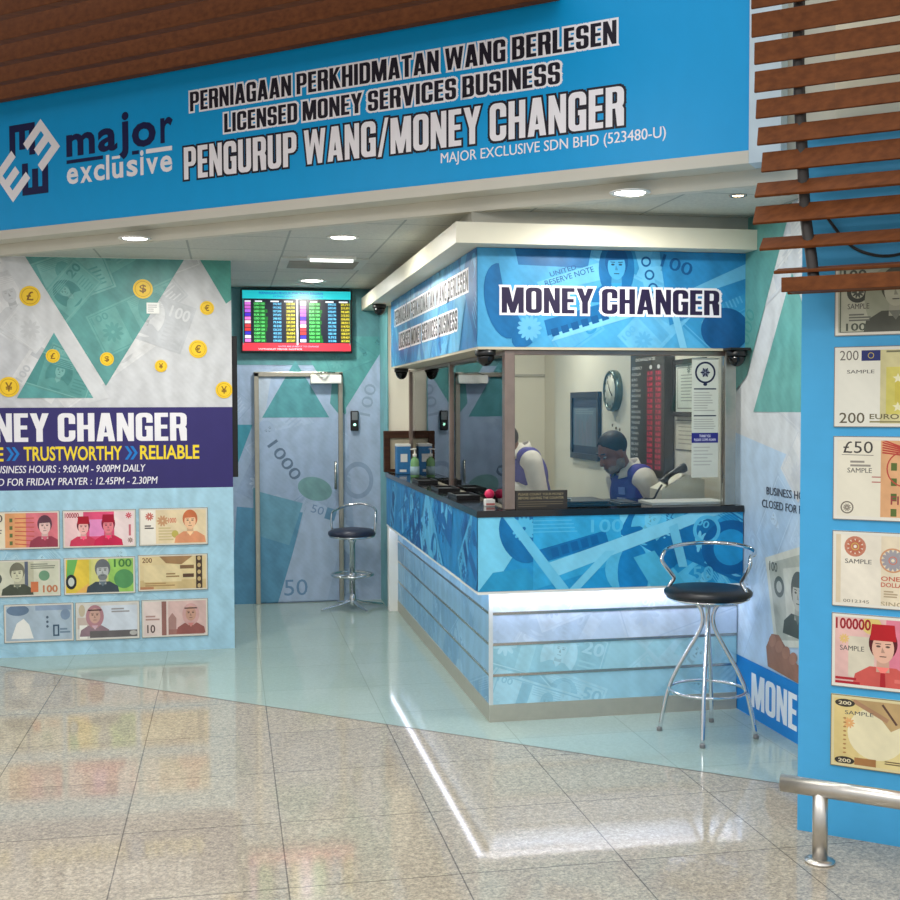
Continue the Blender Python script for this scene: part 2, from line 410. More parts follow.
def xf(cx, cy, ang, sc=1.0):
    co, si = math.cos(ang)*sc, math.sin(ang)*sc
    return lambda p: (cx+p[0]*co-p[1]*si, cy+p[0]*si+p[1]*co)
def portrait(P, cx, cy, h, hair, skin, cloth, hat=None, dk=None, headcloth=None, beard=None, collar=None):
    """a generic head-and-shoulders engraving of height h, centred at its foot (cx,cy)"""
    P.poly([(cx-.46*h, cy), (cx+.46*h, cy), (cx+.42*h, cy+.2*h), (cx+.2*h, cy+.34*h), (cx-.2*h, cy+.34*h), (cx-.42*h, cy+.2*h)], ink(cloth, .8))
    P.poly([(cx-.1*h, cy+.26*h), (cx+.1*h, cy+.26*h), (cx+.09*h, cy+.5*h), (cx-.09*h, cy+.5*h)], ink([v*.9 for v in skin], .4))
    if headcloth: P.ell(cx, cy+.62*h, .27*h, .36*h, ink(headcloth, .6))
    else: P.ell(cx, cy+.72*h, .215*h, .27*h, ink(hair, .8))
    P.ell(cx, cy+.64*h, .165*h, .235*h, ink(skin, .5))
    dkm = ink(dk or [v*.45 for v in skin], .3)
    if not headcloth and not hat: P.poly([(cx-.18*h, cy+.74*h), (cx+.18*h, cy+.76*h), (cx+.12*h, cy+.94*h), (cx-.12*h, cy+.94*h)], ink(hair, .8))
    if hat: P.poly([(cx-.2*h, cy+.76*h), (cx+.2*h, cy+.76*h), (cx+.17*h, cy+1.02*h), (cx-.17*h, cy+1.02*h)], ink(hat, .5))
    if headcloth: P.rect(cx-.2*h, cy+.8*h, cx+.2*h, cy+.84*h, ink([v*.35 for v in headcloth], .3))
    for sx in (-1, 1):
        P.ell(cx+sx*.07*h, cy+.67*h, .035*h, .018*h, dkm, 10)
        P.line((cx+sx*.03*h, cy+.71*h), (cx+sx*.115*h, cy+.715*h), .014*h, dkm)
    P.poly([(cx-.012*h, cy+.66*h), (cx+.03*h, cy+.57*h), (cx-.03*h, cy+.57*h)], ink([v*.8 for v in skin], .3))
    if beard: P.ell(cx, cy+.47*h, .13*h, .09*h, ink(beard, .8))
    P.line((cx-.05*h, cy+.51*h), (cx+.05*h, cy+.51*h), .016*h, dkm)
    P.poly([(cx-.1*h, cy+.34*h), (cx, cy+.2*h), (cx+.1*h, cy+.34*h)], ink(collar or [min(255, v*1.25+20) for v in cloth], .3))
def lines(P, a, b, c, d, n, m, seed=1, fill=.55):
    rnd = random.Random(seed); P.n += 1
    for k in range(n):
        y = d-(d-b)*(k+.5)/n; P.line((a, y), (a+(c-a)*(.6+.4*rnd.random()), y), (d-b)/n*fill, m, False)
def rosette(P, cx, cy, r, m, m2=None, petals=10):
    P.n += 1
    for k in range(petals):
        a = PI*2*k/petals; P.ell(cx+.55*r*math.cos(a), cy+.55*r*math.sin(a), .42*r, .16*r, m, 12, a, False, k)
    P.n += petals//2
    P.ring(cx, cy, .28*r, .36*r, m2 or m, 18)
def collage(P, region, pal, n, seed, size=(.5, .8), numerals=('100', '50', '20', '10')):
    """scattered, overlapping banknotes in tones of one hue, clipped to the panel"""
    rnd = random.Random(seed); a, b, c, d = region; keep = P.X
    for k in range(n):
        w = rnd.uniform(*size); h = w*.44; ang = rnd.choice((1, 1, -1))*rnd.uniform(.25, 1.1)
        P.X = xf(rnd.uniform(a, c), rnd.uniform(b, d), ang)
        ci = [pal[rnd.randrange(len(pal))] for _ in range(4)]
        P.poly([(-w/2, -h/2), (w/2, -h/2), (w/2, h/2), (-w/2, h/2)], ink(ci[0], 1.2))
        P.frame(-w/2+.012, -h/2+.012, w/2-.012, h/2-.012, .006, ink(ci[1], .6))
        P.rect(-w*.2, -h/2+.02, -w*.08, h/2-.02, ink(ci[2], 1.1))
        rosette(P, -w*.33, -h*.05, h*.24, ink(ci[3], .7))
        P.ell(w*.12, 0, h*.34, h*.42, ink(ci[3], 1.2))
        portrait(P, w*.12, -h*.36, h*.72, ci[2], ci[1], ci[0], dk=[v*.84 for v in ci[2]], collar=ci[1])
        P.text(rnd.choice(numerals), w*.29, h*.16, w*.47, h*.4, ink(ci[3], .3), .02)
        lines(P, w*.29, -h*.38, w*.46, h*.05, 5, ink(ci[2], .3), k, .4)
        P.text(numerals[0], -w*.47, h*.26, -w*.3, h*.42, ink(ci[2], .3), .02)
        P.n += 1
        for j in range(5): P.line((-w*.06, h*.42-j*.012), (w*.26, h*.42-j*.012), .003, ink(ci[1], .2), False)
    P.X = keep

# ------------------------------------------------------------------ camera
H = 1.70
cam = bpy.data.cameras.new('camera'); co = bpy.data.objects.new('camera', cam); C.objects.link(co)
cam.sensor_width = 36; cam.lens = 1150/900*36; cam.clip_start = .05
yaw, pitch, roll = math.radians(10.882), math.radians(2.225), math.radians(-.182)
F = Vector((math.sin(yaw)*math.cos(pitch), math.cos(yaw)*math.cos(pitch), -math.sin(pitch)))
R0 = Vector((math.cos(yaw), -math.sin(yaw), 0)); U0 = R0.cross(F)
R1 = R0*math.cos(roll)+U0*math.sin(roll); U1 = U0*math.cos(roll)-R0*math.sin(roll)
M = Matrix((R1, U1, -F)).transposed().to_4x4(); M.translation = (0, 0, H); co.matrix_world = M
bpy.context.scene.camera = co

# lease line between hall and shop: the big sign, the floor joint and the right pillar follow it
DS = Vector((.7752, -.6317, 0)); NS = Vector((.6317, .7752, 0)); P0 = Vector((.922, 5.94, 0))
def along(s, d=0, z=0):
    """s metres along the lease line from the sign's left end, d metres into the shop"""
    return Vector((-1.431, 7.858, 0))+DS*s+NS*d+Vector((0, 0, z))
XR = 2.78      # right wall plane
YB = 9.98      # back wall plane
ZC = 2.71      # shop ceiling

# ------------------------------------------------------------------ floors, ceiling, plain walls
L0, L1 = along(-4), along(7)
b = MB(); q = [along(-4, -9), along(7, -9), L1, L0]
b.prism([(p.x, p.y) for p in q], -.05, 0, GRANITE); struct(b.build('floor'))
b = MB()
b.prism([(L0.x, L0.y), (along(5.6).x, along(5.6).y), (3.6, 10.2), (-4.4, 10.6)], -.05, 0, TILE); struct(b.build('floor_shop'))
b = MB(); q = [along(-4, -.004), along(5.2, -.004), along(5.2, .004), along(-4, .004)]
b.prism([(p.x, p.y) for p in q], -.01, .0008, mat('joint_strip', (92, 90, 82), .5)); struct(b.build('trim_1'))
b = MB()
q = [along(-4, .2), along(5.55, .2), Vector((3.4, 10.1, 0)), Vector((-4.2, 10.1, 0))]
b.prism([(p.x, p.y) for p in q], ZC, ZC+.08, CEIL); struct(b.build('ceiling'))

TEAL = (92, 152, 148); TEALS = [(92, 152, 148), (106, 164, 159), (78, 138, 136), (118, 172, 167)]
GREYS = [(196, 198, 200), (206, 208, 210), (186, 189, 193), (212, 213, 214)]
BLUEGREY = [(158, 178, 204), (168, 188, 212), (148, 168, 196), (176, 194, 216)]

# back wall: printed vinyl with triangles
P = Panel((-4, YB, 0), (1, 0, 0), (0, 0, 1), 5.305, ZC, ink((156, 176, 202), .8), T=.1)
o_ = 4.0
collage(P, (o_-.2, 0, o_+1.3, 1.6), BLUEGREY, 9, 5, (.6, 1.0))
def bt(pts, m): P.poly([(x+o_, z) for x, z in pts], m)
bt([(-.4, 2.05), (1.31, 2.05), (1.31, 2.72), (-.4, 2.72)], ink((92, 142, 148), 1.2))
bt([(.62, 2.22), (1.31, 2.22), (1.30, 2.14), (.99, 1.62), (.86, 1.8)], ink((88, 152, 152), 1.2))
P.clip = [(o_+.62, 2.2-.6), (o_+1.305, 1.6), (o_+1.305, 2.3), (o_+.62, 2.3)]
collage(P, (o_+.6, 2.1, o_+1.3, 2.7), [(88, 152, 152), (98, 160, 160), (80, 142, 146)], 3, 8); P.clip = P.full
bt([(1.305, 2.16), (1.305, 0), (1.1, 0), (1.0, 1.68)], ink((168, 184, 208), .9))
bt([(.566, 2.09), (.28, 1.6), (.852, 1.6)], ink((86, 150, 158), 1.2))
bt([(-.3, 1.54), (.2, 1.54), (.05, 1.15), (-.3, 1.15)], ink((70, 146, 166), 1))
bt([(.06, .84), (.62, .78), (.42, 0), (.0, 0)], ink((92, 146, 178), 1.1))
bt([(.2, 1.0), (.64, .86), (.52, .5), (.2, .6)], ink((108, 160, 182), 1))
bt([(.66, .86), (1.0, .72), (.82, 0), (.40, 0)], ink((170, 188, 214), .7))
P.ell(o_+.72, .97, .17, .12, ink((118, 158, 160), 1), 30, -.3)
P.ring(o_+1.1, 1.05, .10, .135, ink((144, 162, 188), .6), 30, 1.2)
P.X = xf(o_+.47, 1.22, -.95); P.text('1000', -.19, -.05, .19, .05, ink((98, 118, 142), .4), .01); P.X = None
P.X = xf(o_+1.19, 1.75, 1.35); P.text('100', -.14, -.05, .14, .05, ink((146, 162, 184), .4), .0); P.X = None
P.text('50', o_+.46, .05, o_+.66, .19, ink((112, 146, 182), .4), .0)
P.X = xf(o_+.85, .75, -.3); P.rect(-.05, -.05, .05, .05, ink((104, 146, 178), 1)); P.text('50', -.2, -.03, -.07, .04, ink((118, 144, 180), .4)); P.X = None
struct(P.build('wall_back'))

# right wall: front part printed, inside of the kiosk cream
b = MB(); b.box((XR, 6.05, 0), (XR+.12, YB+.1, ZC), CREAM); struct(b.build('wall_right'))
P = Panel((XR, 6.05, 0), (0, -1, 0), (0, 0, 1), 1.85, ZC, ink((176, 200, 222), .8), T=.12)
def Y(y): return 6.05-y
def rw(pts, m): P.poly([(Y(y), z) for y, z in pts], m)
rw([(6.05, 2.72), (4.2, 2.72), (4.2, 1.25), (6.05, 1.55)], ink((198, 204, 208), .9))
collage(P, (0, .5, 1.8, 1.4), [(176, 200, 222), (166, 192, 216), (186, 208, 228)], 5, 3)
collage(P, (0, 1.4, 1.8, 2.6), [(198, 204, 208), (190, 197, 204), (206, 210, 212)], 5, 4)
rw([(6.05, 2.72), (5.36, 2.72), (5.86, 1.86), (6.05, 1.75)], ink(TEAL, 1.2))
rw([(5.36, 2.36), (5.78, 1.66), (4.9, 1.66)], ink((98, 160, 156), 1.2))
P.X = xf(Y(5.86), 2.1, 1.2); P.text('1000', -.12, -.05, .12, .05, ink((70, 142, 138), .4)); P.X = None
# hand holding a note
P.X = xf(Y(5.27), .70, 0)
P.poly([(-.36, .19), (-.24, -.26), (.3, -.16), (.26, .36)], ink((206, 208, 196), .9))
P.poly([(-.32, .165), (-.215, -.22), (.27, -.13), (.23, .31)], ink((172, 176, 164), 1.2))
P.poly([(-.16, .16), (-.1, -.18), (.12, -.14), (.1, .21)], ink((196, 198, 186), 1))
P.ring(-.2, .06, .03, .055, ink((84, 92, 84), .6))
portrait(P, .0, -.17, .34, (88, 92, 86), (178, 178, 168), (70, 78, 72))
P.text('100', -.31, .13, -.22, .18, ink((80, 88, 80), .3), .02)
P.poly([(-.32, -.38), (-.34, -.28), (-.28, -.2), (-.2, -.19), (-.12, -.24), (.0, -.3), (.12, -.3), (.2, -.4)], ink((150, 108, 88), .9))
for k in range(4): P.ell(-.27+.075*k, -.235-.015*k, .045, .03, ink((164, 120, 100), .7), 16, .5)
P.X = None
P.rect(0, 0, 1.85, .305, ink((22, 128, 204), .2))
kk = .51/heavy_polys('MONE')[1]; P.heavy('MONEY CHANGER', Y(5.78), .06, Y(5.78)+kk*heavy_polys('MONEY CHANGER')[1], .245, ink((232, 236, 240), .1))
P.text('BUSINESS HOURS : 9:00AM - 9:00PM DAILY', Y(5.62), 1.225, Y(4.36), 1.268, ink((46, 52, 70), .1), .012)
P.text('CLOSED FOR FRIDAY PRAYER : 12.45PM - 2.30PM', Y(5.67), 1.155, Y(4.28), 1.198, ink((46, 52, 70), .1), .012)
struct(P.build('wall_right_printed'))
# kiosk end wall, with its teal outer cheek
b = MB(); b.box((1.306, 9.5, 0), (1.95, YB-.002, ZC-.002), CREAM)
b.box((1.298, 9.496, 0), (1.3055, YB-.002, ZC-.002), ink((104, 164, 168), 1.2)); struct(b.build('wall_kiosk'))
b = MB(); b.box((1.95, 9.96, 0), (XR, YB+.1, ZC-.002), CREAM); struct(b.build('wall_kiosk_back'))
b = MB(); b.box((1.95, 9.945, 1.955), (XR, 9.96, 1.975), mat('trim_grey', (176, 174, 162), .5)); struct(b.build('trim_2'))
# off-frame left wall of the shop and the cream bulkhead above the right pillar
b = MB(); b.box((-4.1, 7.5, 0), (-4.0, YB+.1, ZC), CREAM); struct(b.build('wall_left'))

# ------------------------------------------------------------------ door
P = Panel((.255, YB-.022, .012), (1, 0, 0), (0, 0, 1), .675, 1.935, ink((162, 182, 208), .8), T=.02)
def dp(pts, m): P.poly([(x-.255, z-.012) for x, z in pts], m)
collage(P, (0, .1, .67, 1.5), BLUEGREY, 4, 15, (.6, .9))
dp([(.2, 1.45), (.95, 1.6), (.95, 1.05), (.2, .9)], ink((160, 180, 206), .8))
dp([(.2, .84), (.62, .78), (.42, 0), (.2, 0)], ink((96, 150, 180), 1.1))
dp([(.2, .98), (.62, .86), (.5, .5), (.2, .6)], ink((112, 162, 184), 1))
dp([(.66, .86), (1.0, .72), (.82, 0), (.40, 0)], ink((174, 192, 216), .7))
dp([(.2, 2.2), (.4, 2.2), (.3, 1.6), (.2, 1.5)], ink((176, 190, 206), .8))
dp([(.566, 2.09), (.28, 1.6), (.852, 1.6)], ink((86, 150, 158), 1.2))
dp([(.9, 2.1), (.86, 1.72), (.94, 1.62), (.95, 2.1)], ink((92, 152, 156), 1.1))
P.X = xf(.47-.255, 1.22, -.95); P.text('1000', -.19, -.05, .19, .05, ink((98, 118, 142), .4), .01); P.X = None
P.ell(.47, .97, .15, .10, ink((118, 158, 160), 1), 30, -.3)
P.text('50', .2, .05, .4, .19, ink((112, 146, 182), .4), .0)
P.X = xf(.60, .75, -.3); P.rect(-.04, -.05, .05, .05, ink((104, 146, 178), 1)); P.text('50', -.17, -.03, -.06, .04, ink((118, 144, 180), .4)); P.X = None
d = P.build('door_1'); d['kind'] = 'structure'
def child(b, name, par):
    o = b.build(name); mw = o.matrix_world.copy(); o.parent = par; o.matrix_parent_inverse = par.matrix_world.inverted(); return o
ALU = mat('aluminium', (176, 172, 158), .32, .85, var=.05, scale=20)
b = MB(); b.box((.215, YB-.04, 0), (.254, YB, 1.985), ALU, .003); b.box((.931, YB-.04, 0), (.97, YB, 1.985), ALU, .003); b.box((.215, YB-.04, 1.95), (.97, YB, 1.99), ALU, .003)
bpy.context.view_layer.update()
child(b, 'door_frame', d)
b = MB(); b.box((.69, YB-.09, 1.89), (.955, YB-.035, 1.965), WHITE, .006); b.tube([(.72, YB-.07, 1.965), (.8, YB-.14, 1.985), (.9, YB-.06, 1.985)], .006, STEEL, 8); child(b, 'door_closer', d)
b = MB(); b.tube([(.90, YB-.07, .98), (.90, YB-.07, 1.22)], .011, STEEL, 10)
for z in (1.0, 1.2): b.tube([(.90, YB-.072, z), (.90, YB-.022, z)], .007, STEEL, 8)
child(b, 'door_handle', d)

# card reader
t = thing('card_reader', 'black card reader keypad on the wall right of the door', 'card reader', (1.073, YB, 1.48))
b = MB(); b.box((1.037, YB-.03, 1.48), (1.108, YB, 1.655), BLACK, .01); b.build('casing', t)
b = MB(); b.box((1.047, YB-.034, 1.575), (1.098, YB-.03, 1.645), mat('reader_grey', (120, 124, 128), .4), .001); b.build('screen', t)
b = MB(); b.ell((1.073, YB-.031, 1.535), (.012, .004, .012), emat('reader_led', (180, 255, 220), 1.5), 12); b.build('indicator_light', t)

# ------------------------------------------------------------------ television
t = thing('television', 'flat screen television showing exchange rate table above the door', 'television', (.58, YB, 2.15))
b = MB(); b.box((.108, YB-.075, 2.152), (1.052, YB-.012, 2.692), BLACK, .008); b.build('casing', t)
b = MB(); b.box((.4, YB-.014, 2.3), (.76, YB-.005, 2.55), DARK); b.build('wall_bracket', t)
def sc(name, rgb, s=.9): return emat('screen_'+name, rgb, s*.62)
P = Panel((.122, YB-.0765, 2.168), (1, 0, 0), (0, 0, 1), .916, .51, sc('navy', (10, 16, 34)), T=0)
P.rect(0, .44, .916, .51, sc('cyan', (30, 190, 200))); P.text('PERNIAGAAN PENGURUPAN WANG BERLESEN', .14, .478, .68, .498, sc('blue', (10, 90, 190)), .01)
P.text('LICENSED MONEY CHANGING BUSINESS', .26, .452, .68, .468, sc('blue', (10, 90, 190)), .01)
P.rect(0, 0, .916, .066, sc('red', (206, 46, 62))); P.text('RATES ARE SUBJECT TO CHANGE', .3, .028, .64, .044, sc('pink', (255, 160, 190)), .01); P.text('WITHOUT PRIOR NOTICE', .13, .008, .5, .02, sc('white', (230, 230, 240)), .01)
P.rect(.455, .05, .467, .44, sc('white', (230, 230, 240)))
P.rect(.004, .05, .01, .44, sc('teal', (40, 130, 130))); P.rect(.906, .05, .912, .44, sc('teal', (40, 130, 130)))
flags = [(200, 110, 200), (190, 90, 190), (170, 90, 210), (70, 40, 190), (210, 110, 190), (230, 200, 210), (190, 50, 60), (200, 50, 50), (50, 40, 180), (220, 210, 225)]
rnd = random.Random(4)
for half in (0, 1):
    x0 = .02+.465*half
    for hx, w in ((0, .05), (.085, .06), (.215, .07), (.33, .075)): P.rect(x0+hx, .412, x0+hx+w, .424, sc('white', (230, 230, 240)))
    for k in range(11):
        z = .386-k*.0312
        P.rect(x0, z, x0+.05, z+.026, sc('flag%d' % ((k*7+half*3) % 10), flags[(k*7+half*3) % 10 if half else min(k, 9)]))
        P.rect(x0+.075, z-.002, x0+.075+rnd.uniform(.09, .12), z+.026, sc('green', (6, 100, 26), .8))
        P.text(rnd.choice(('USD 100', 'EUR 100', 'SGD 100', 'AUD 100', 'GBP 50')), x0+.078, z+.003, x0+.165, z+.02, sc('lgreen', (110, 225, 130)), .01)
        P.rect(x0+.235, z-.002, x0+.31, z+.026, sc('dblue', (20, 60, 90), .8)); P.text('%.3f' % rnd.uniform(1, 480), x0+.238, z+.003, x0+.305, z+.02, sc('lblue', (110, 200, 235)), .01)
        P.rect(x0+.345, z-.002, x0+.425, z+.026, sc('dyellow', (80, 76, 14), .8)); P.text('%.3f' % rnd.uniform(1, 480), x0+.35, z+.003, x0+.42, z+.02, sc('yellow', (225, 215, 70)), .01)
P.build('screen', t)

# ------------------------------------------------------------------ left display panel
t = thing('display_panel', 'tall printed display board at left with coins, purple band and light blue foot', 'display board', (-1.2, 8.17, 0))
YL = 8.17; LX = -2.9
P = Panel((LX, YL, 0), (1, 0, 0), (0, 0, 1), 2.925, 2.71, ink((198, 200, 203), .9), T=.05)
def lx(x): return x-LX
def lp(pts, m): P.poly([(lx(x), z) for x, z in pts], m)
collage(P, (1.0, 1.75, 2.9, 2.7), GREYS, 9, 21, (.6, .9))
lp([(-1.5, 2.72), (-1.333, 2.72), (-.8, 1.76), (-.95, 1.72)], ink((204, 206, 208), .7))
P.clip = ccw([(lx(-1.333), 2.71), (lx(-.29), 2.71), (lx(-.821), 1.84)])
lp([(-1.5, 2.8), (0, 2.8), (0, 1.7), (-1.5, 1.7)], ink((92, 150, 147), 1.2)); collage(P, (lx(-1.3), 1.9, lx(-.3), 2.7), TEALS, 5, 31, (.5, .8))
P.clip = ccw([(lx(-1.155), 2.2), (lx(-1.40), 1.758), (lx(-.905), 1.758)])
lp([(-1.5, 2.8), (0, 2.8), (0, 1.7), (-1.5, 1.7)], ink((92, 158, 157), 1.2)); collage(P, (lx(-1.4), 1.76, lx(-.9), 2.1), TEALS, 2, 33, (.4, .6))
P.clip = P.full
lp([(-.19, 2.72), (.03, 2.72), (.03, 2.44), (-.01, 2.41)], ink((80, 150, 140), 1.1))
YEL = ink((236, 196, 48), .5); YED = ink((205, 160, 30), .4); BRN = ink((128, 90, 30), .2)
for x, z, r, ch in ((-1.305, 2.444, .068, '£'), (-.568, 2.503, .066, '$'), (-.14, 2.379, .048, '€'), (-.204, 2.095, .062, '€'), (-.454, 1.977, .042, '¥'), (-.03, 1.812, .058, '¥'), (-1.45, 1.833, .068, '¥'), (-1.164, 2.042, .046, '£'), (-.812, 2.023, .046, '$'), (-1.95, 2.2, .06, '$'), (-2.3, 1.95, .05, '€')):
    P.ell(lx(x), z, r, r, YEL, 32); P.ring(lx(x), z, r*.74, r*.82, YED); P.text(ch, lx(x)-r*.34, z-r*.45, lx(x)+r*.34, z+r*.45, BRN, .02)
P.rect(0, 1.134, 2.925, 1.693, ink((52, 46, 104), .25))
WI = ink((230, 228, 232), .1)
kk = 1.262/heavy_polys('NEY CHANGER')[1]; P.heavy('MONEY CHANGER', lx(-.286)-kk*heavy_polys('MONEY CHANGER')[1], 1.462, lx(-.286), 1.655, WI)
YT = ink((236, 208, 52), .1); BT = ink((30, 120, 196), .1)
P.text('TRUSTWORTHY', lx(-1.363), 1.332, lx(-.72), 1.43, YT, .022); P.text('RELIABLE', lx(-.602), 1.335, lx(-.203), 1.432, YT, .022)
P.text('SAFE', lx(-1.74), 1.331, lx(-1.492), 1.428, YT, .022)
for x in (-1.475, -.703):
    for k in (0, .036):
        P.poly([(lx(x+k), 1.335), (lx(x+k+.02), 1.335), (lx(x+k+.05), 1.381), (lx(x+k+.03), 1.381)], BT); P.poly([(lx(x+k), 1.427), (lx(x+k+.02), 1.427), (lx(x+k+.05), 1.381), (lx(x+k+.03), 1.381)], BT)
P.text('BUSINESS HOURS : 9:00AM - 9:00PM DAILY', lx(-1.571), 1.25, lx(-.571), 1.302, WI, .014, 1, shear=.12)
P.text('CLOSED FOR FRIDAY PRAYER : 12.45PM - 2.30PM', lx(-1.7), 1.165, lx(-.492), 1.217, WI, .014, 1, shear=.12)
LB = [(164, 202, 218), (174, 210, 224), (154, 194, 212)]
P.rect(0, 0, 2.925, 1.134, ink((164, 203, 220), .9)); P.clip = [(0, 0), (2.925, 0), (2.925, 1.134), (0, 1.134)]
collage(P, (1.0, 0, 2.9, 1.1), LB, 8, 44, (.6, .9))
P.clip = P.full
NBOARD = P.n*P.step
P.build('board', t)
b = MB(); b.box((LX, YL-.012, 2.708), (.03, YL+.06, 2.726), WHITE, .003); b.build('top_rail', t)
for x in (-.9, -.27):
    b = MB(); b.box((x-.035, YL-.02, 2.722), (x+.035, YL+.03, 2.732), WHITE); b.box((x-.01, YL-.03, 2.716), (x+.01, YL-.01, 2.745), WHITE, .002); b.build('bracket', t)
# what shows black past the board's edge
t = thing('wall_screen', 'black screen fixed behind the display board, edge showing beside the purple band', 'screen', (-.3, 8.25, 1.2))
b = MB(); b.box((-.5, 8.222, 1.20), (.062, 8.27, 2.19), BLACK, .004); b.build('casing', t)
b = MB(); b.box((-.48, 8.2695, 1.22), (.045, 8.272, 2.17), mat('screen_glass', (8, 9, 12), .08), 0); b.build('screen', t)
o = Panel((-.545, YL-.001-NBOARD, 2.335), (1, 0, 0), (0, 0, 1), .085, .075, PAPER, T=.0008)
lines(o, .008, .01, .07, .065, 4, ink((150, 150, 155), 0), 2, .3)
tag(o.build('paper_note'), 'small white paper note stuck on the coin-patterned board below the dollar coin', 'paper')

# ------------------------------------------------------------------ banknote prints on the left board
def note_board(name, label, cat, O, U, w, h, base, draw, group, T=.006, border=(214, 208, 196)):
    P = Panel(O, U, (0, 0, 1), w, h, ink(base, .7), T=T, side=ink(border, 0))
    draw(P, w, h)
    P.frame(0, 0, w, h, .012*(h/.25), ink(border, 0))
    P.frame(0, 0, w, h, .003, ink([v*.55 for v in border], 0))
    return tag(P.build(name), label, cat, group)
def d_pound(P, w, h):
    P.rect(w*.02, 0, w*.3, h, ink((226, 216, 190), .5)); P.rect(w*.27, 0, w*.62, h, ink((222, 160, 110), 1)); P.rect(w*.55, 0, w, h, ink((214, 118, 128), 1))
    for k in range(4): P.rect(w*.33, h*(.12+.2*k), w*.37, h*(.22+.2*k), ink((96, 112, 66), .5))
    for k in range(7): P.line((w*.4, h*(.15+.11*k)), (w*.66, h*(.1+.12*k)), h*.025, ink((196, 86, 74), .5))
    P.text('50', w*.08, h*.72, w*.24, h*.92, ink((90, 84, 80), 0), .01); lines(P, w*.06, h*.4, w*.24, h*.62, 3, ink((150, 140, 130), 0)); P.ring(w*.14, h*.2, h*.07, h*.1, ink((140, 130, 120), 0), 18)
    portrait(P, w*.8, h*.04, h*.86, (96, 60, 74), (228, 190, 184), (150, 62, 80))
def d_rupiah(P, w, h):
    P.rect(w*.28, 0, w*.7, h, ink((222, 82, 120), 1)); P.rect(w*.7, 0, w, h, ink((236, 214, 212), .7)); P.rect(0, 0, w*.2, h, ink((234, 196, 196), .7)); P.rect(w*.36, h*.3, w*.56, h*.75, ink((226, 140, 190), .8))
    portrait(P, w*.28, h*.04, h*.78, (90, 20, 40), (236, 178, 172), (206, 62, 90), hat=(170, 24, 44))
    portrait(P, w*.62, h*.04, h*.82, (120, 20, 50), (228, 130, 140), (200, 40, 80), hat=(160, 20, 50))
    P.text('100000', w*.03, h*.8, w*.22, h*.93, ink((150, 30, 50), 0), .02); P.rect(w*.9, h*.3, w*.93, h*.6, ink((200, 110, 120), .4)); rosette(P, w*.9, h*.84, h*.09, ink((206, 70, 90), .4), None, 8); rosette(P, w*.92, h*.18, h*.08, ink((150, 120, 110), .4), None, 8)
def d_dollar_sg(P, w, h):
    P.rect(w*.24, 0, w, h, ink((228, 208, 170), .8)); P.rect(0, 0, w*.24, h, ink((236, 228, 214), .4))
    rosette(P, w*.15, h*.78, h*.12, ink((196, 110, 96), .5)); lines(P, w*.08, h*.44, w*.22, h*.56, 2, ink((70, 60, 60), 0))
    rosette(P, w*.34, h*.66, h*.16, ink((200, 150, 110), .5)); P.text('1000', w*.42, h*.6, w*.54, h*.74, ink((206, 120, 96), 0), .03); lines(P, w*.28, h*.12, w*.55, h*.5, 5, ink((206, 186, 140), 0)); P.ell(w*.52, h*.3, w*.05, h*.1, ink((190, 174, 90), .5))
    portrait(P, w*.74, h*.06, h*.9, (196, 110, 70), (236, 190, 150), (222, 150, 110))
def d_usd(P, w, h):
    P.rect(w*.4, 0, w*.64, h, ink((188, 186, 160), .8)); P.rect(w*.52, 0, w*.565, h, ink((92, 100, 118), .8))
    portrait(P, w*.42, h*.04, h*.9, (118, 116, 100), (206, 204, 176), (76, 82, 70)); P.ring(w*.13, h*.5, h*.09, h*.17, ink((86, 92, 84), .4)); P.ell(w*.78, h*.56, h*.14, h*.14, ink((110, 150, 120), .6)); P.rect(w*.6, h*.12, w*.7, h*.4, ink((206, 120, 80), .4))
    P.text('100', w*.76, h*.1, w*.96, h*.3, ink((188, 120, 84), 0), .03); P.text('100', w*.02, h*.8, w*.14, h*.95, ink((70, 76, 70), 0), .02); lines(P, w*.6, h*.74, w*.95, h*.9, 3, ink((130, 134, 118), 0))
def d_aud(P, w, h):
    P.rect(0, 0, w*.35, h, ink((226, 196, 74), 1)); P.rect(w*.6, 0, w, h, ink((150, 196, 98), 1)); P.poly([(w*.05, h), (w*.2, h), (w*.1, h*.3), (w*.03, h*.3)], ink((110, 176, 92), .7)); P.ell(w*.1, h*.35, h*.14, h*.2, ink((40, 46, 50), .4)); P.ell(w*.1, h*.35, h*.08, h*.12, ink((200, 206, 196), .4)); P.poly([(w*.12, 0), (w*.4, 0), (w*.34, h*.3)], ink((226, 176, 96), .7))
    P.rect(w*.38, 0, w*.62, h, ink((212, 208, 130), .8)); P.ell(w*.84, h*.4, h*.26, h*.26, ink((86, 146, 92), .8)); P.text('100', w*.7, h*.72, w*.95, h*.94, ink((68, 120, 66), 0), .02)
    portrait(P, w*.54, h*.02, h*.94, (104, 108, 112), (182, 186, 184), (64, 76, 84), beard=(120, 124, 126))
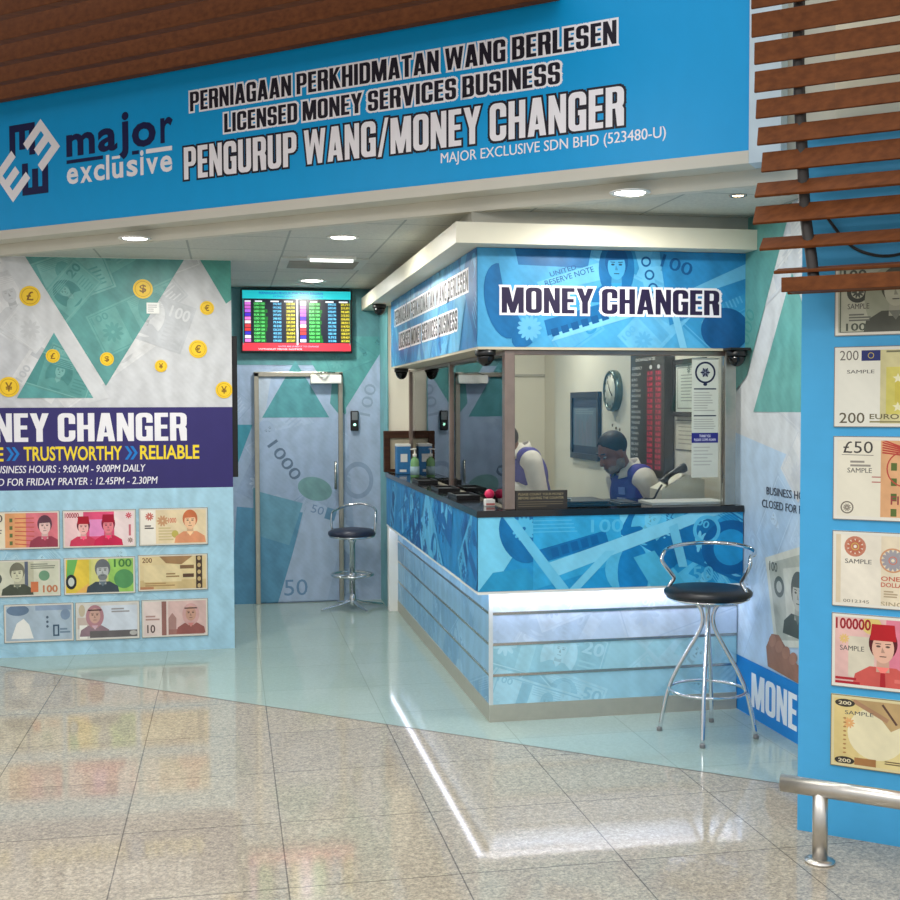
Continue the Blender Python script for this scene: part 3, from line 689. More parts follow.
def d_brown(P, w, h):
    P.rect(0, 0, w, h*.3, ink((206, 180, 130), .9)); P.rect(w*.08, h*.25, w*.62, h*.72, ink((224, 204, 158), .9)); P.poly([(w*.28, h), (w*.82, h), (w*.62, h*.72), (w*.4, h*.76)], ink((160, 124, 86), 1)); P.rect(w*.83, 0, w*.92, h, ink((72, 54, 46), .6)); P.rect(w*.02, h*.02, w*.22, h*.12, ink((186, 130, 92), .6)); P.rect(w*.64, h*.36, w*.8, h*.46, ink((90, 66, 50), .5)); P.rect(w*.6, h*.6, w*.8, h*.7, ink((130, 100, 70), .5))
    for k in range(5): P.ell(w*.875, h*(.12+.19*k), w*.025, h*.06, ink((196, 170, 120), .3))
    lines(P, w*.1, h*.12, w*.55, h*.24, 2, ink((170, 136, 90), 0)); lines(P, w*.4, h*.36, w*.6, h*.5, 2, ink((150, 120, 80), 0)); P.text('200', w*.06, h*.78, w*.2, h*.92, ink((130, 96, 66), 0), .02)
def d_bluegrey(P, w, h):
    P.rect(0, 0, w, h, ink((168, 184, 196), .9)); P.ell(w*.2, h*.84, w*.16, h*.14, ink((104, 126, 150), .9)); P.poly([(w*.1, h*.1), (w*.42, h*.1), (w*.36, h*.46), (w*.28, h*.62), (w*.18, h*.5)], ink((232, 230, 222), .3)); P.rect(w*.45, h*.82, w, h, ink((140, 158, 180), .9))
    for k in range(3): P.ell(w*.62, h*(.4+.12*k), w*.018, h*.035, ink((80, 96, 112), .3))
    P.frame(w*.7, h*.14, w*.79, h*.44, h*.04, ink((60, 84, 104), .3)); lines(P, w*.8, h*.2, w*.96, h*.36, 2, ink((110, 130, 148), 0)); P.ell(w*.88, h*.7, w*.07, h*.14, ink((126, 146, 168), .6))
def d_riyal(P, w, h):
    P.rect(0, 0, w, h, ink((208, 204, 198), .8)); P.rect(w*.4, h*.2, w*.96, h*.9, ink((206, 212, 220), .7)); P.rect(0, h*.3, w*.2, h*.6, ink((196, 178, 166), .6)); P.rect(w*.06, h*.02, w*.18, h*.4, ink((236, 232, 222), .3)); P.ell(w*.1, h*.78, w*.05, h*.16, ink((190, 176, 150), .5))
    portrait(P, w*.3, h*.1, h*.84, (90, 60, 66), (202, 162, 146), (146, 120, 128), headcloth=(176, 128, 134)); P.rect(w*.22, h*.06, w*.96, h*.24, ink((104, 98, 98), .9)); P.ell(w*.9, h*.16, w*.06, h*.06, ink((180, 176, 170), .4)); lines(P, w*.56, h*.7, w*.86, h*.84, 2, ink((150, 146, 146), 0))
def d_rose(P, w, h):
    P.rect(0, 0, w*.32, h, ink((224, 204, 196), .7)); P.rect(w*.3, 0, w*.37, h, ink((150, 104, 96), .7)); P.rect(w*.4, h*.1, w, h, ink((214, 180, 172), .9)); P.text('10', w*.08, h*.12, w*.2, h*.34, ink((90, 70, 66), 0), .02); lines(P, w*.06, h*.44, w*.28, h*.6, 2, ink((176, 140, 130), 0)); P.rect(w*.4, h*.06, w*.94, h*.2, ink((160, 112, 104), .7)); P.poly([(w*.4, h*.2), (w*.52, h*.2), (w*.52, h*.5), (w*.46, h*.64), (w*.4, h*.5)], ink((170, 130, 122), .7))
    portrait(P, w*.74, h*.08, h*.82, (110, 70, 60), (196, 150, 130), (150, 90, 84), headcloth=(206, 160, 154))
LN = 'banknote prints on the left board'
DX = (1, 0, 0); yl = YL-.0065-NBOARD
note_board('banknote_print', 'orange and rose 50 note print cut by the photo edge, top row of left board', 'print', (-1.62, yl, .735), DX, .483, .258, (232, 218, 196), d_pound, LN)
note_board('banknote_print', 'red and pink note print with two men in caps, middle of top row, left board', 'print', (-1.117, yl, .735), DX, .482, .258, (236, 206, 204), d_rupiah, LN)
note_board('banknote_print', 'cream note print with orange portrait, rightmost of top row on left board', 'print', (-.614, yl, .738), DX, .463, .258, (236, 222, 196), d_dollar_sg, LN)
note_board('banknote_print', 'green-grey 100 dollar note print, leftmost of middle row on left board', 'print', (-1.62, yl, .412), DX, .484, .252, (206, 206, 184), d_usd, LN)
note_board('banknote_print', 'yellow and green 100 note print with bearded portrait, middle row of left board', 'print', (-1.114, yl, .414), DX, .470, .254, (206, 204, 110), d_aud, LN)
note_board('banknote_print', 'tan and brown note print with dark dotted band, rightmost of middle row', 'print', (-.625, yl, .422), DX, .470, .252, (222, 200, 152), d_brown, LN, border=(214, 206, 190))
note_board('banknote_print', 'blue-grey note print with pale bird-like shape, leftmost of bottom row on left board', 'print', (-1.507, yl, .1), DX, .452, .262, (176, 190, 200), d_bluegrey, LN)
note_board('banknote_print', 'grey note print with portrait in headcloth and dark building strip, bottom row centre', 'print', (-1.043, yl, .098), DX, .424, .262, (212, 206, 198), d_riyal, LN)
note_board('banknote_print', 'rose-brown note print split by dark band, rightmost of bottom row on left board', 'print', (-.605, yl, .099), DX, .448, .262, (222, 202, 194), d_rose, LN)

# ------------------------------------------------------------------ the big shop sign on the lease line
t = thing('shop_sign', 'long sky blue overhead shop sign with white and black lettering', 'sign', along(2, 0, 2.77))
SB = ink((4, 160, 226), .12); NAVY = ink((24, 30, 78), .1); SW = ink((246, 243, 248), .1); SK = ink((30, 26, 40), .1)
P = Panel(along(-1.6, 0, 2.83), DS, (0, 0, 1), 4.797+1.6, .95, SB, T=.10)
def su(s): return s+1.6
def sh_(txt, s0, z0, s1, z1, m, o, om): P.heavy(txt, su(s0), z0-2.83, su(s1), z1-2.83, m, o, om, .07)
def st(txt, s0, z0, s1, z1, m, **k): P.text(txt, su(s0), z0-2.83, su(s1), z1-2.83, m, **k)
sh_('PERNIAGAAN PERKHIDMATAN WANG BERLESEN', 1.588, 3.395, 4.175, 3.505, SK, .0105, SW)
sh_('LICENSED MONEY SERVICES BUSINESS', 1.836, 3.247, 3.889, 3.352, SK, .0105, SW)
sh_('PENGURUP WANG/MONEY CHANGER', 1.537, 3.01, 4.213, 3.195, SW, .011, SK)
st('MAJOR EXCLUSIVE SDN BHD (523480-U)', 3.233, 2.915, 4.417, 2.985, SW, off=.012)
# word mark
st('m', 0.6, 3.237, 0.839, 3.372, NAVY, off=0.03); st('a', 0.864, 3.236, 1.023, 3.376, NAVY, off=0.03); st('j', 1.035, 3.175, 1.115, 3.455, NAVY, off=0.03); st('o', 1.139, 3.232, 1.327, 3.378, NAVY, off=0.03); st('r', 1.362, 3.238, 1.457, 3.385, NAVY, off=0.02); 
for s0_, s1_ in ((0.6, 0.905), (1.139, 1.194)): P.rect(su(s0_), 3.195-2.83, su(s1_), 3.217-2.83, NAVY)
for ch, a_, c_, zt in (('e', 0.6, 0.697, 3.168), ('x', 0.714, 0.814, 3.165), ('c', 0.827, 0.917, 3.166), ('l', 0.929, 0.956, 3.215), ('u', 0.978, 1.067, 3.163), ('s', 1.095, 1.182, 3.166), ('i', 1.202, 1.23, 3.215), ('v', 1.249, 1.342, 3.162), ('e', 1.358, 1.45, 3.164)): st(ch, a_, 3.068, c_, zt, SW, off=.026)
P.rect(su(0.978), 3.185-2.83, su(1.043), 3.202-2.83, SW); P.rect(su(1.249), 3.19-2.83, su(1.45), 3.216-2.83, SW)
# emblem: two navy and two white interlocked E shapes
def eshape(cx, cz, ang, sx, sy, m, mirror=1):
    X = xf(su(cx), cz-2.83, ang)
    P.X = lambda p: X((p[0]*sx*mirror, p[1]*sy))
    P.n += 1
    for q in ((-.5, -.5, -.27, .5), (-.27, .27, .5, .5), (-.27, -.5, .5, -.27), (-.27, -.115, .3, .115)): P.poly([(q[0], q[1]), (q[2], q[1]), (q[2], q[3]), (q[0], q[3])], m, False)
    P.X = None
eshape(.215, 3.385, -PI/2, .20, .23, NAVY)
eshape(.325, 3.135, PI/2, .20, .23, NAVY)
eshape(.385, 3.335, PI+.72, .21, .25, SW)
eshape(.12, 3.165, .72, .21, .25, SW)
P.build('sign_face', t)
b = MB(); q = [along(-1.6, -.012), along(4.80, -.012), along(4.80, .14), along(-1.6, .14)]
b.prism([(p.x, p.y) for p in q], 2.772, 2.829, CEILCREAM); b.build('bottom_trim', t)
b = MB(); q = [along(4.80, -.01), along(4.94, -.01), along(4.94, .12), along(4.80, .12)]
b.prism([(p.x, p.y) for p in q], 2.772, 3.78, mat('end_cap_paint', (196, 214, 226), .5)); b.build('end_cap', t)
# shadow-gap bulkhead behind the sign, and plain cream bulkhead to its right
b = MB(); q = [along(-4, .141), along(5.55, .141), along(5.55, .2), along(-4, .2)]
b.prism([(p.x, p.y) for p in q], 2.70, 3.78, CEILCREAM); struct(b.build('wall_bulkhead'))

# ------------------------------------------------------------------ right pillar cladding with note prints
PD = -.539           # its face lies this far in front of the lease line
s0 = (Vector((2.213, 4.19, 0))-along(0)).dot(DS)
RB = ink((74, 168, 220), .25)
b = MB(); q = [along(s0, PD), along(s0+1.7, PD), along(s0+1.7, .1), along(s0, .1)]
b.prism([(p.x, p.y) for p in q], 0, 2.76, RB); struct(b.build('wall_pillar'))
b = MB(); q = [along(s0+.1, PD+.1), along(s0+1.7, PD+.1), along(s0+1.7, .1), along(s0+.1, .1)]
b.prism([(p.x, p.y) for p in q], 2.761, 3.8, mat('cream_upper', (232, 226, 200), .6)); struct(b.build('wall_pillar_upper'))
GREY = (84, 84, 80)
def sample(P, w, h, u0, v0, u1, v1, c=(120, 118, 112)): P.text('SAMPLE', w*u0, h*v0, w*u1, h*v1, ink([v*.8 for v in c], 0), .012)
def r_usd(P, w, h):
    P.rect(w*.02, 0, w*.62, h, ink((196, 198, 178), 1)); P.ring(w*.16, h*.62, h*.09, h*.15, ink((78, 82, 76), .5)); rosette(P, w*.16, h*.62, h*.09, ink((90, 94, 88), .4)); P.frame(w*.035, h*.04, w*.97, h*.96, h*.02, ink((104, 112, 96), .6))
    P.ell(w*.42, h*.5, h*.42, h*.5, ink((170, 174, 152), 1)); portrait(P, w*.42, h*.02, h*.95, (92, 94, 82), (198, 198, 176), (88, 90, 80)); sample(P, w, h, .09, .38, .24, .46)
    lines(P, w*.1, h*.2, w*.26, h*.32, 3, ink((120, 122, 112), 0)); P.text('100', w*.08, h*.07, w*.22, h*.18, ink((90, 96, 84), 0), .02); P.text('100', w*.06, h*.8, w*.22, h*.94, ink((84, 90, 80), 0), .02); P.text('100', w*.8, h*.08, w*.96, h*.3, ink((176, 130, 90), 0), .02); P.rect(w*.6, 0, w*.63, h, ink((110, 120, 150), .6))
def r_eur(P, w, h):
    P.rect(0, 0, w*.32, h, ink((228, 226, 212), .3)); P.rect(w*.32, 0, w, h, ink((208, 200, 150), 1)); P.rect(w*.36, h*.16, w*.62, h*.74, ink((208, 198, 104), 1)); P.rect(w*.42, h*.3, w*.62, h*.62, ink((202, 188, 84), 1)); P.rect(w*.6, 0, w*.85, h, ink((196, 186, 120), 1))
    P.rect(w*.19, h*.82, w*.32, h*.95, ink((44, 52, 110), .2)); P.ring(w*.255, h*.885, h*.03, h*.036, ink((220, 196, 70), 0), 16)
    P.text('200', w*.04, h*.83, w*.17, h*.95, ink((110, 104, 96), 0), .0); P.text('200', w*.04, h*.05, w*.215, h*.18, ink((96, 88, 70), 0), .005); P.text('EURO', w*.25, h*.1, w*.45, h*.165, ink((110, 104, 72), 0), .015); lines(P, w*.25, h*.05, w*.6, h*.085, 1, ink((140, 132, 90), 0))
    sample(P, w, h, .09, .665, .28, .71); lines(P, w*.36, h*.91, w*.75, h*.95, 1, ink((120, 118, 90), 0))
    for x, y in ((.44, .6), (.44, .25), (.56, .8)):
        for k in range(5):
            a = 2*PI*k/5; tip = lambda r, t: (w*x+r*math.sin(t), h*y+r*math.cos(t))
            P.poly([tip(0, 0), tip(h*.028, a-PI/5), tip(h*.065, a), tip(h*.028, a+PI/5)], ink((232, 228, 190), .2), k == 0)
    P.rect(w*.62, h*.2, w*.8, h*.72, ink((178, 168, 104), .7)); P.rect(w*.66, h*.2, w*.76, h*.6, ink((214, 206, 160), .5))
def r_gbp(P, w, h):
    P.rect(0, 0, w*.33, h, ink((230, 224, 204), .3)); P.rect(w*.33, 0, w*.62, h, ink((222, 170, 124), 1)); P.rect(w*.5, 0, w, h, ink((216, 132, 112), 1))
    P.text('£50', w*.07, h*.8, w*.275, h*.94, ink((66, 62, 60), 0), .0); P.line((w*.06, h*.78), (w*.28, h*.775), h*.008, ink((130, 124, 114), 0)); lines(P, w*.12, h*.63, w*.27, h*.72, 2, ink((150, 144, 134), 0)); sample(P, w, h, .1, .565, .27, .625)
    P.ring(w*.1, h*.15, h*.06, h*.075, ink((120, 112, 100), .3), 20); rosette(P, w*.1, h*.15, h*.05, ink((150, 142, 128), .3))
    for k in range(4): P.rect(w*.4, h*(.06+.18*k), w*.44, h*(.15+.18*k), ink((92, 110, 56), .5))
    for k in range(6): P.line((w*.34, h*(.96-.03*k)), (w*(.5+.02*k), h*(.86-.02*k)), h*.018, ink((186, 70, 60), .4))
    P.ring(w*.5, h*.62, h*.2, h*.215, ink((188, 76, 66), .4)); P.text('FIFTY', w*.4, h*.2, w*.62, h*.3, ink((150, 70, 70), 0), .01)
    for z in (.52, .46): P.line((w*.27, h*z), (w*.33, h*z), h*.012, ink((176, 90, 86), 0))
    portrait(P, w*.82, h*.02, h*.9, (110, 60, 60), (226, 184, 170), (164, 70, 74))
def r_sgd(P, w, h):
    P.rect(0, 0, w*.06, h, ink((222, 206, 176), .6)); P.rect(w*.34, 0, w, h, ink((228, 214, 186), .8)); rosette(P, w*.16, h*.8, h*.14, ink((188, 110, 84), .5), ink((206, 176, 96), .3)); P.ring(w*.16, h*.8, h*.1, h*.135, ink((196, 128, 104), .4), 22)
    sample(P, w, h, .09, .575, .275, .635); rosette(P, w*.42, h*.64, h*.15, ink((160, 156, 160), .4), ink((206, 120, 96), .3), 14); P.ring(w*.42, h*.64, h*.14, h*.16, ink((206, 150, 110), .3))
    P.text('ONE', w*.34, h*.37, w*.47, h*.43, ink((196, 106, 84), 0), .02); P.text('DOLLAR', w*.34, h*.29, w*.52, h*.35, ink((196, 106, 84), 0), .02); lines(P, w*.36, h*.15, w*.46, h*.25, 3, ink((180, 160, 130), 0)); P.text('SINGAPORE', w*.34, h*.04, w*.72, h*.1, ink((176, 160, 130), 0), .01)
    P.text('0012345', w*.08, h*.06, w*.26, h*.1, ink((120, 116, 104), 0), .0); P.rect(w*.52, h*.56, w*.62, h*.72, ink((206, 130, 96), .7))
    portrait(P, w*.8, h*.04, h*.9, (196, 120, 80), (236, 196, 160), (214, 146, 110))
def r_idr(P, w, h):
    P.rect(0, 0, w*.6, h, ink((228, 186, 178), 1)); P.rect(w*.12, h*.15, w*.3, h*.7, ink((214, 206, 184), .8)); P.ell(w*.28, h*.86, w*.07, h*.12, ink((226, 200, 120), .6)); P.rect(w*.38, 0, w, h, ink((224, 130, 150), 1)); P.rect(w*.55, 0, w*.8, h, ink((206, 62, 104), 1))
    P.text('100000', w*.03, h*.79, w*.275, h*.94, ink((156, 26, 40), 0), .025); sample(P, w, h, .06, .5, .23, .57); rosette(P, w*.09, h*.66, h*.07, ink((226, 190, 120), .4))
    portrait(P, w*.36, h*.03, h*.84, (90, 30, 36), (232, 184, 160), (206, 92, 84), hat=(186, 34, 42)); P.poly([(w*.345, h*.24), (w*.375, h*.24), (w*.38, h*.06), (w*.36, h*.02), (w*.34, h*.06)], ink((176, 40, 48), .3))
    P.rect(w*.44, h*.12, w*.49, h*.17, ink((226, 120, 110), .3)); lines(P, w*.03, h*.04, w*.24, h*.15, 2, ink((176, 40, 50), 0), 3, .6)
    for k in range(6): P.line((w*.5, h*(.9-.06*k)), (w*.98, h*(.88-.07*k)), h*.012, ink((190, 50, 90), .3))
def r_brown(P, w, h):
    P.rect(w*.02, h*.03, w*.2, h*.95, ink((222, 200, 136), .8)); P.ell(w*.32, h*.5, w*.2, h*.36, ink((232, 222, 184), .6)); P.poly([(w*.13, h*.96), (w*.98, h*.96), (w*.98, h*.66), (w*.6, h*.76), (w*.42, h*.56), (w*.36, h*.7)], ink((190, 160, 112), 1)); P.line((w*.36, h*.92), (w*.46, h*.66), h*.03, ink((96, 70, 60), .4)); P.line((w*.16, h*.93), (w*.4, h*.7), h*.06, ink((176, 136, 104), .7))
    for z in (.89, .09):
        P.ell(w*.1, h*z, w*.07, h*.055, ink((62, 56, 50), .4)); P.text('200', w*.055, h*(z-.025), w*.145, h*(z+.025), ink((228, 216, 180), 0), .02)
    sample(P, w, h, .1, .735, .3, .79); rosette(P, w*.13, h*.62, h*.08, ink((226, 170, 110), .4)); P.rect(w*.17, h*.03, w*.32, h*.15, ink((168, 120, 74), .8)); lines(P, w*.38, h*.1, w*.54, h*.16, 2, ink((120, 100, 70), 0)); P.text('200', w*.62, h*.3, w*.74, h*.42, ink((70, 54, 46), 0), .02); lines(P, w*.56, h*.28, w*.9, h*.46, 3, ink((128, 104, 66), 0), 6, .2); P.rect(w*.8, 0, w*.88, h, ink((90, 66, 50), .7))
    for k in range(9): P.ell(w*.1, h*(.2+.06*k), w*.012, h*.012, ink((176, 130, 80), .2), 8)
RN = 'banknote prints on the blue pillar'
def rn(z0, z1, base, draw, label, border=(228, 224, 212)):
    p = along(s0+.126, PD-.0078, z0)
    note_board('banknote_print', label, 'print', p, DS, .53, z1-z0, base, draw, RN, T=.0075, border=border)
rn(1.962, 2.23, (204, 206, 188), r_usd, 'grey-green 100 dollar sample print at the top of the blue pillar, behind slats')
rn(1.611, 1.921, (214, 208, 168), r_eur, 'yellow 200 euro sample print on the blue pillar, under the grey-green one')
rn(1.252, 1.576, (226, 206, 176), r_gbp, 'orange and red 50 pound sample print halfway up the blue pillar')
rn(.914, 1.209, (234, 226, 208), r_sgd, 'cream dollar sample print with red crest, fourth down on blue pillar')
rn(.598, .887, (228, 170, 170), r_idr, 'red 100000 sample print with a man in a red cap on blue pillar')
rn(.284, .567, (226, 208, 146), r_brown, 'tan 200 sample print, lowest one on the blue pillar above the rail', (222, 208, 160))

# ------------------------------------------------------------------ crash rail
t = thing('crash_rail', 'low stainless steel crash rail in front of the blue pillar', 'rail', (2.14, 3.876, 0))
r0 = Vector((2.028, 3.968, .276)); 
b = MB(); b.tube([r0+DS*k for k in (0, .5, 1.0, 1.6)], .032, RAILST, 24); b.build('handrail', t)
for s in (.144, 1.4):
    p = r0+DS*s; b = MB(); b.tube([(p.x, p.y, .004), (p.x, p.y, .27)], .028, RAILST, 20); b.lathe([(.055, 0), (.055, .008), (.03, .014)], (p.x, p.y, 0), RAILST, 24); b.build('post', t)

# ------------------------------------------------------------------ timber slats: screen at right, ceiling at upper left
PS = -.80
t = thing('slat_screen', 'brown horizontal slat screen hanging in front of the blue pillar', 'screen', along(s0+.5, PS, 2.12))
sl = (Vector((1.945, 4.085, 0))-along(0)).dot(DS)
for k, (z0, z1, ds, tilt) in enumerate([(3.180, 3.268, .0, 0), (3.076, 3.163, .0, 0), (2.975, 3.057, .01, .05), (2.872, 2.952, .01, .1), (2.775, 2.848, .015, .2), (2.676, 2.745, .02, .3), (2.575, 2.651, .035, .3), (2.483, 2.54, .012, .7), (2.383, 2.453, .005, .6), (2.284, 2.332, .03, .9), (2.197, 2.21, .085, 1.35)]):
    b = MB(); c = along(0, PS+.006*k, (z0+z1)/2); hh = max(.006, (z1-z0)/2/math.cos(tilt)) if tilt < 1.2 else .04
    Mx = Matrix((DS, NS, Vector((0, 0, 1)))).transposed().to_4x4(); Mx.translation = c
    b.box((sl+ds, -.006, -hh), (sl+2.2, .006, hh), SLATWOOD, .002, Mx @ Matrix.Rotation(-tilt, 4, 'X')); b.build('slat', t)
b = MB(); Mx = Matrix((DS, NS, Vector((0, 0, 1)))).transposed().to_4x4(); Mx.translation = along(0, PS+.05, 0)
b.box((sl+.12, -.06, 2.118), (sl+2.2, -.045, 2.172), SLATWOOD, .002, Mx); b.box((sl+.12, .045, 2.118), (sl+2.2, .06, 2.172), SLATWOOD, .002, Mx); b.box((sl+.14, -.045, 2.12), (sl+2.2, .045, 2.128), SLATWOOD, 0, Mx)
b.build('bottom_channel', t)
b = MB(); pts = [along(sl+.17, PS+.05, 3.4), along(sl+.165, PS+.045, 3.0), along(sl+.18, PS+.06, 2.6), along(sl+.19, PS+.075, 2.4), along(sl+.215, PS+.06, 2.25), along(sl+.23, PS+.05, 2.13)]
b.tube(smoothpts(pts, 5), .022, mat('bracket_dark', (44, 38, 34), .5), 8); b.build('hanger_bracket', t)
t = thing('slat_ceiling', 'brown wooden slat ceiling above the blue shop sign', 'ceiling slats', along(0, -1, 3.63))
for k in range(13):
    b = MB(); Mx = Matrix((DS, NS, Vector((0, 0, 1)))).transposed().to_4x4(); Mx.translation = along(0, -.06-.27*k, 3.63)
    b.box((-3.5, -.03, 0), (3.9, .03, .15), SLATWOOD, .002, Mx); b.build('slat', t)
b = MB(); a0 = along(s0+.12, PD-.005, 2.5); a1 = along(s0+.45, PD-.005, 2.42)
pts = [along(s0+.065, PD-.012, 2.47), along(s0+.11, PD-.012, 2.40), along(s0+.17, PD-.012, 2.32), along(s0+.24, PD-.012, 2.275), along(s0+.34, PD-.012, 2.26), along(s0+.5, PD-.012, 2.3)]
b.tube(smoothpts(pts, 6), .006, BLACK, 8); tag(b.build('cable'), 'thin black cable drooping across the blue pillar behind the slats', 'cable')

# ------------------------------------------------------------------ kiosk counter
XK, YK = 1.28, 5.89; XE = 2.772
BL = [(34, 148, 204), (84, 184, 224), (14, 112, 172), (112, 200, 232), (10, 96, 156), (50, 164, 214)]
t = thing('service_counter', 'L-shaped service counter wrapped in blue banknote print with lit white strips', 'counter', (2.0, 6.2, 0))
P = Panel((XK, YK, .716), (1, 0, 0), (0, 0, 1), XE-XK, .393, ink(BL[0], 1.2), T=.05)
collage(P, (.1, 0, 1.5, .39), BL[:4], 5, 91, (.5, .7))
P.poly([(0, 0), (.1, .05), (.2, .2), (.18, .4), (0, .4)], ink((120, 206, 236), .8))
P.poly([(.0, .0), (.34, 0), (.26, .12), (.08, .1)], ink((40, 150, 196), 1)); P.ell(.24, .3, .12, .16, ink(BL[2], 1.4), 24, .4); rosette(P, .25, .33, .07, ink(BL[1], .6), None, 16)
P.poly([(.3, .0), (.8, .14), (.78, .4), (.3, .4)], ink(BL[5], 1.2)); P.poly([(.33, .14), (.72, .24), (.7, .31), (.31, .21)], ink(BL[2], 1.2))
for k in range(5): P.X = xf(.42+.055*k, .2+.015*k, .26); P.rect(-.02, -.025, .02, .025, ink(BL[4], .5)); P.X = None
P.ell(.84, .1, .14, .14, ink(BL[1], 1.2), 28); P.ell(.86, .08, .09, .16, ink((24, 128, 190), 1.4), 24); P.poly([(.86, .16), (1.0, .2), (1.12, .06), (1.16, .0), (.96, 0)], ink((76, 178, 216), 1)); P.poly([(.96, .22), (1.2, .34), (1.22, .2), (1.06, .08)], ink(BL[2], 1.3))
P.poly([(.4, .06), (.34, .13), (1.2, .4), (1.4, .4)], ink((128, 206, 234), .6)); P.poly([(.13, .4), (.19, .4), (.5, .0), (.43, .0)], ink((104, 192, 226), .6)); P.poly([(.5, .0), (.56, .0), (.76, .2), (.7, .2)], ink((116, 200, 230), .6))
P.poly([(1.06, .32), (1.11, .34), (1.17, .1), (1.12, .1)], ink((110, 196, 228), .6)); P.ell(1.42, .2, .17, .15, ink(BL[4], 1.4), 28); P.ell(1.42, .2, .1, .1, ink(BL[0], 1.2)); P.ring(1.28, .3, .06, .08, ink(BL[1], .6))
P.text('100', .62, .3, .8, .37, ink(BL[1], .3), .01); P.text('50', 1.2, .02, 1.32, .1, ink(BL[1], .3), .01)
lines(P, .3, .3, .55, .38, 4, ink(BL[1], .3), 5, .25)
P.build('upper_front', t)
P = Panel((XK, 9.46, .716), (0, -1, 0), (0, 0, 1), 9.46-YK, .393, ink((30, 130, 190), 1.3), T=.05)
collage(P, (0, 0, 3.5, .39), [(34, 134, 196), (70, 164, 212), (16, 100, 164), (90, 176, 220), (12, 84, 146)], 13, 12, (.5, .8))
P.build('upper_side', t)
b = MB(); b.prism([(XK+.05, YK+.05), (XE, YK+.05), (XE, 6.42), (1.73, 6.42), (1.73, 9.46), (XK+.05, 9.46)], .70, 1.109, DARK); b.build('carcass', t)
b = MB(); b.prism([(XK+.007, YK+.007), (XE, YK+.007), (XE, 5.975), (1.375, 5.975), (1.375, 9.46), (XK+.007, 9.46)], .7135, .7155, WHITE); b.prism([(XK, YK), (XE, YK), (XE, YK+.006), (XK+.006, YK+.006), (XK+.006, 9.46), (XK, 9.46)], .70, .7155, WHITE); b.build('soffit', t)
LS = [(182, 212, 226), (192, 220, 232), (172, 206, 222)]
XL, YLw = 1.36, 5.96
FB = [[(158, 206, 224), (170, 214, 230), (146, 196, 216)], [(160, 208, 222), (172, 214, 228), (148, 198, 214)], [(186, 206, 228), (194, 212, 232), (176, 198, 222)], [(196, 212, 228), (204, 218, 232), (186, 204, 222)]]
zs = [(.094, .243), (.259, .41), (.426, .576), (.592, .70)]
for k, (a, c) in enumerate(zs):
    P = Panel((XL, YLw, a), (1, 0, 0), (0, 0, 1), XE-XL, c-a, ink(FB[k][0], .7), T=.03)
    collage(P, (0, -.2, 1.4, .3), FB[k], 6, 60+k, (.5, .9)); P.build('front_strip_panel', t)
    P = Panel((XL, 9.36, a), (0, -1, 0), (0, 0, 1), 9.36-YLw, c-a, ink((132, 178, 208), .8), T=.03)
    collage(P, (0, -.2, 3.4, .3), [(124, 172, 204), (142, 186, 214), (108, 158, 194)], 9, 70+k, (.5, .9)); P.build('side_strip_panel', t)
for z in (.243, .41, .576):
    b = MB(); b.box((XL-.003, YLw-.003, z+.001), (XE, YLw+.012, z+.015), STEEL, .001); b.box((XL-.003, YLw-.003, z+.001), (XL+.012, 9.36, z+.015), STEEL, .001); b.build('metal_strip', t)
b = MB(); b.box((XL-.004, YLw-.004, .093), (XL+.016, YLw+.016, .70), mat('corner_trim', (200, 206, 206), .4)); b.build('corner_trim', t)
b = MB(); b.prism([(XL+.035, YLw+.035), (XE, YLw+.035), (XE, 6.4), (1.7, 6.4), (1.7, 9.36), (XL+.035, 9.36)], .0, .70, DARK); b.build('lower_carcass', t)
b = MB(); b.prism([(XL-.005, YLw-.005), (XE, YLw-.005), (XE, YLw+.034), (XL+.034, YLw+.034), (XL+.034, 9.36), (XL-.005, 9.36)], 0, .093, mat('plinth_steel', (176, 174, 160), .4, .3, var=.04, scale=20)); b.build('plinth', t)
LED = emat('led_strip', (236, 238, 255), 25)
b = MB(); b.box((1.305, 5.902, .704), (XE, 5.914, .713), LED); b.box((1.293, 5.902, .704), (1.305, 9.36, .713), emat('led_strip_side', (226, 232, 255), 8)); b.build('led_strip', t)
b = MB(); b.box((1.285, 9.362, 0), (1.7, 9.459, .699), WHITE, .003); b.build('end_panel', t)
# countertop
STONE = mat('black_stone', (24, 25, 27), .12, var=.3, scale=60, spec=.6)
b = MB(); b.prism([(XK-.006, YK-.006), (XE+.004, YK-.006), (XE+.004, 6.5), (1.76, 6.5), (1.76, 9.47), (XK-.006, 9.47)], 1.11, 1.145, STONE)
tag(b.build('countertop'), 'black polished L-shaped countertop over the blue counter', 'countertop')

# ------------------------------------------------------------------ overhead header of the kiosk
t = thing('overhead_header', 'blue printed header over the kiosk reading MONEY CHANGER with cream cornice', 'header', (2.0, 6.0, 2.0))
HB = [(52, 140, 190), (100, 176, 216), (26, 104, 160), (120, 190, 224), (20, 84, 138), (70, 156, 204)]
P = Panel((XK, YK, 2.006), (1, 0, 0), (0, 0, 1), 2.778-XK, .516, ink((74, 158, 204), 1), T=.05)
collage(P, (.2, .1, 1.5, .5), [HB[0], HB[1], HB[5], (86, 164, 208)], 5, 92, (.5, .7))
P.ell(.14, .24, .1, .2, ink(HB[2], 1.5), 24, .2); P.ell(.26, .07, .09, .06, ink(HB[2], 1.2), 20, .8); P.poly([(.1, .52), (.45, .52), (.55, .18), (.3, .02), (.14, .3)], ink(HB[5], 1.2)); rosette(P, .28, .1, .07, ink(HB[1], .6), None, 14)
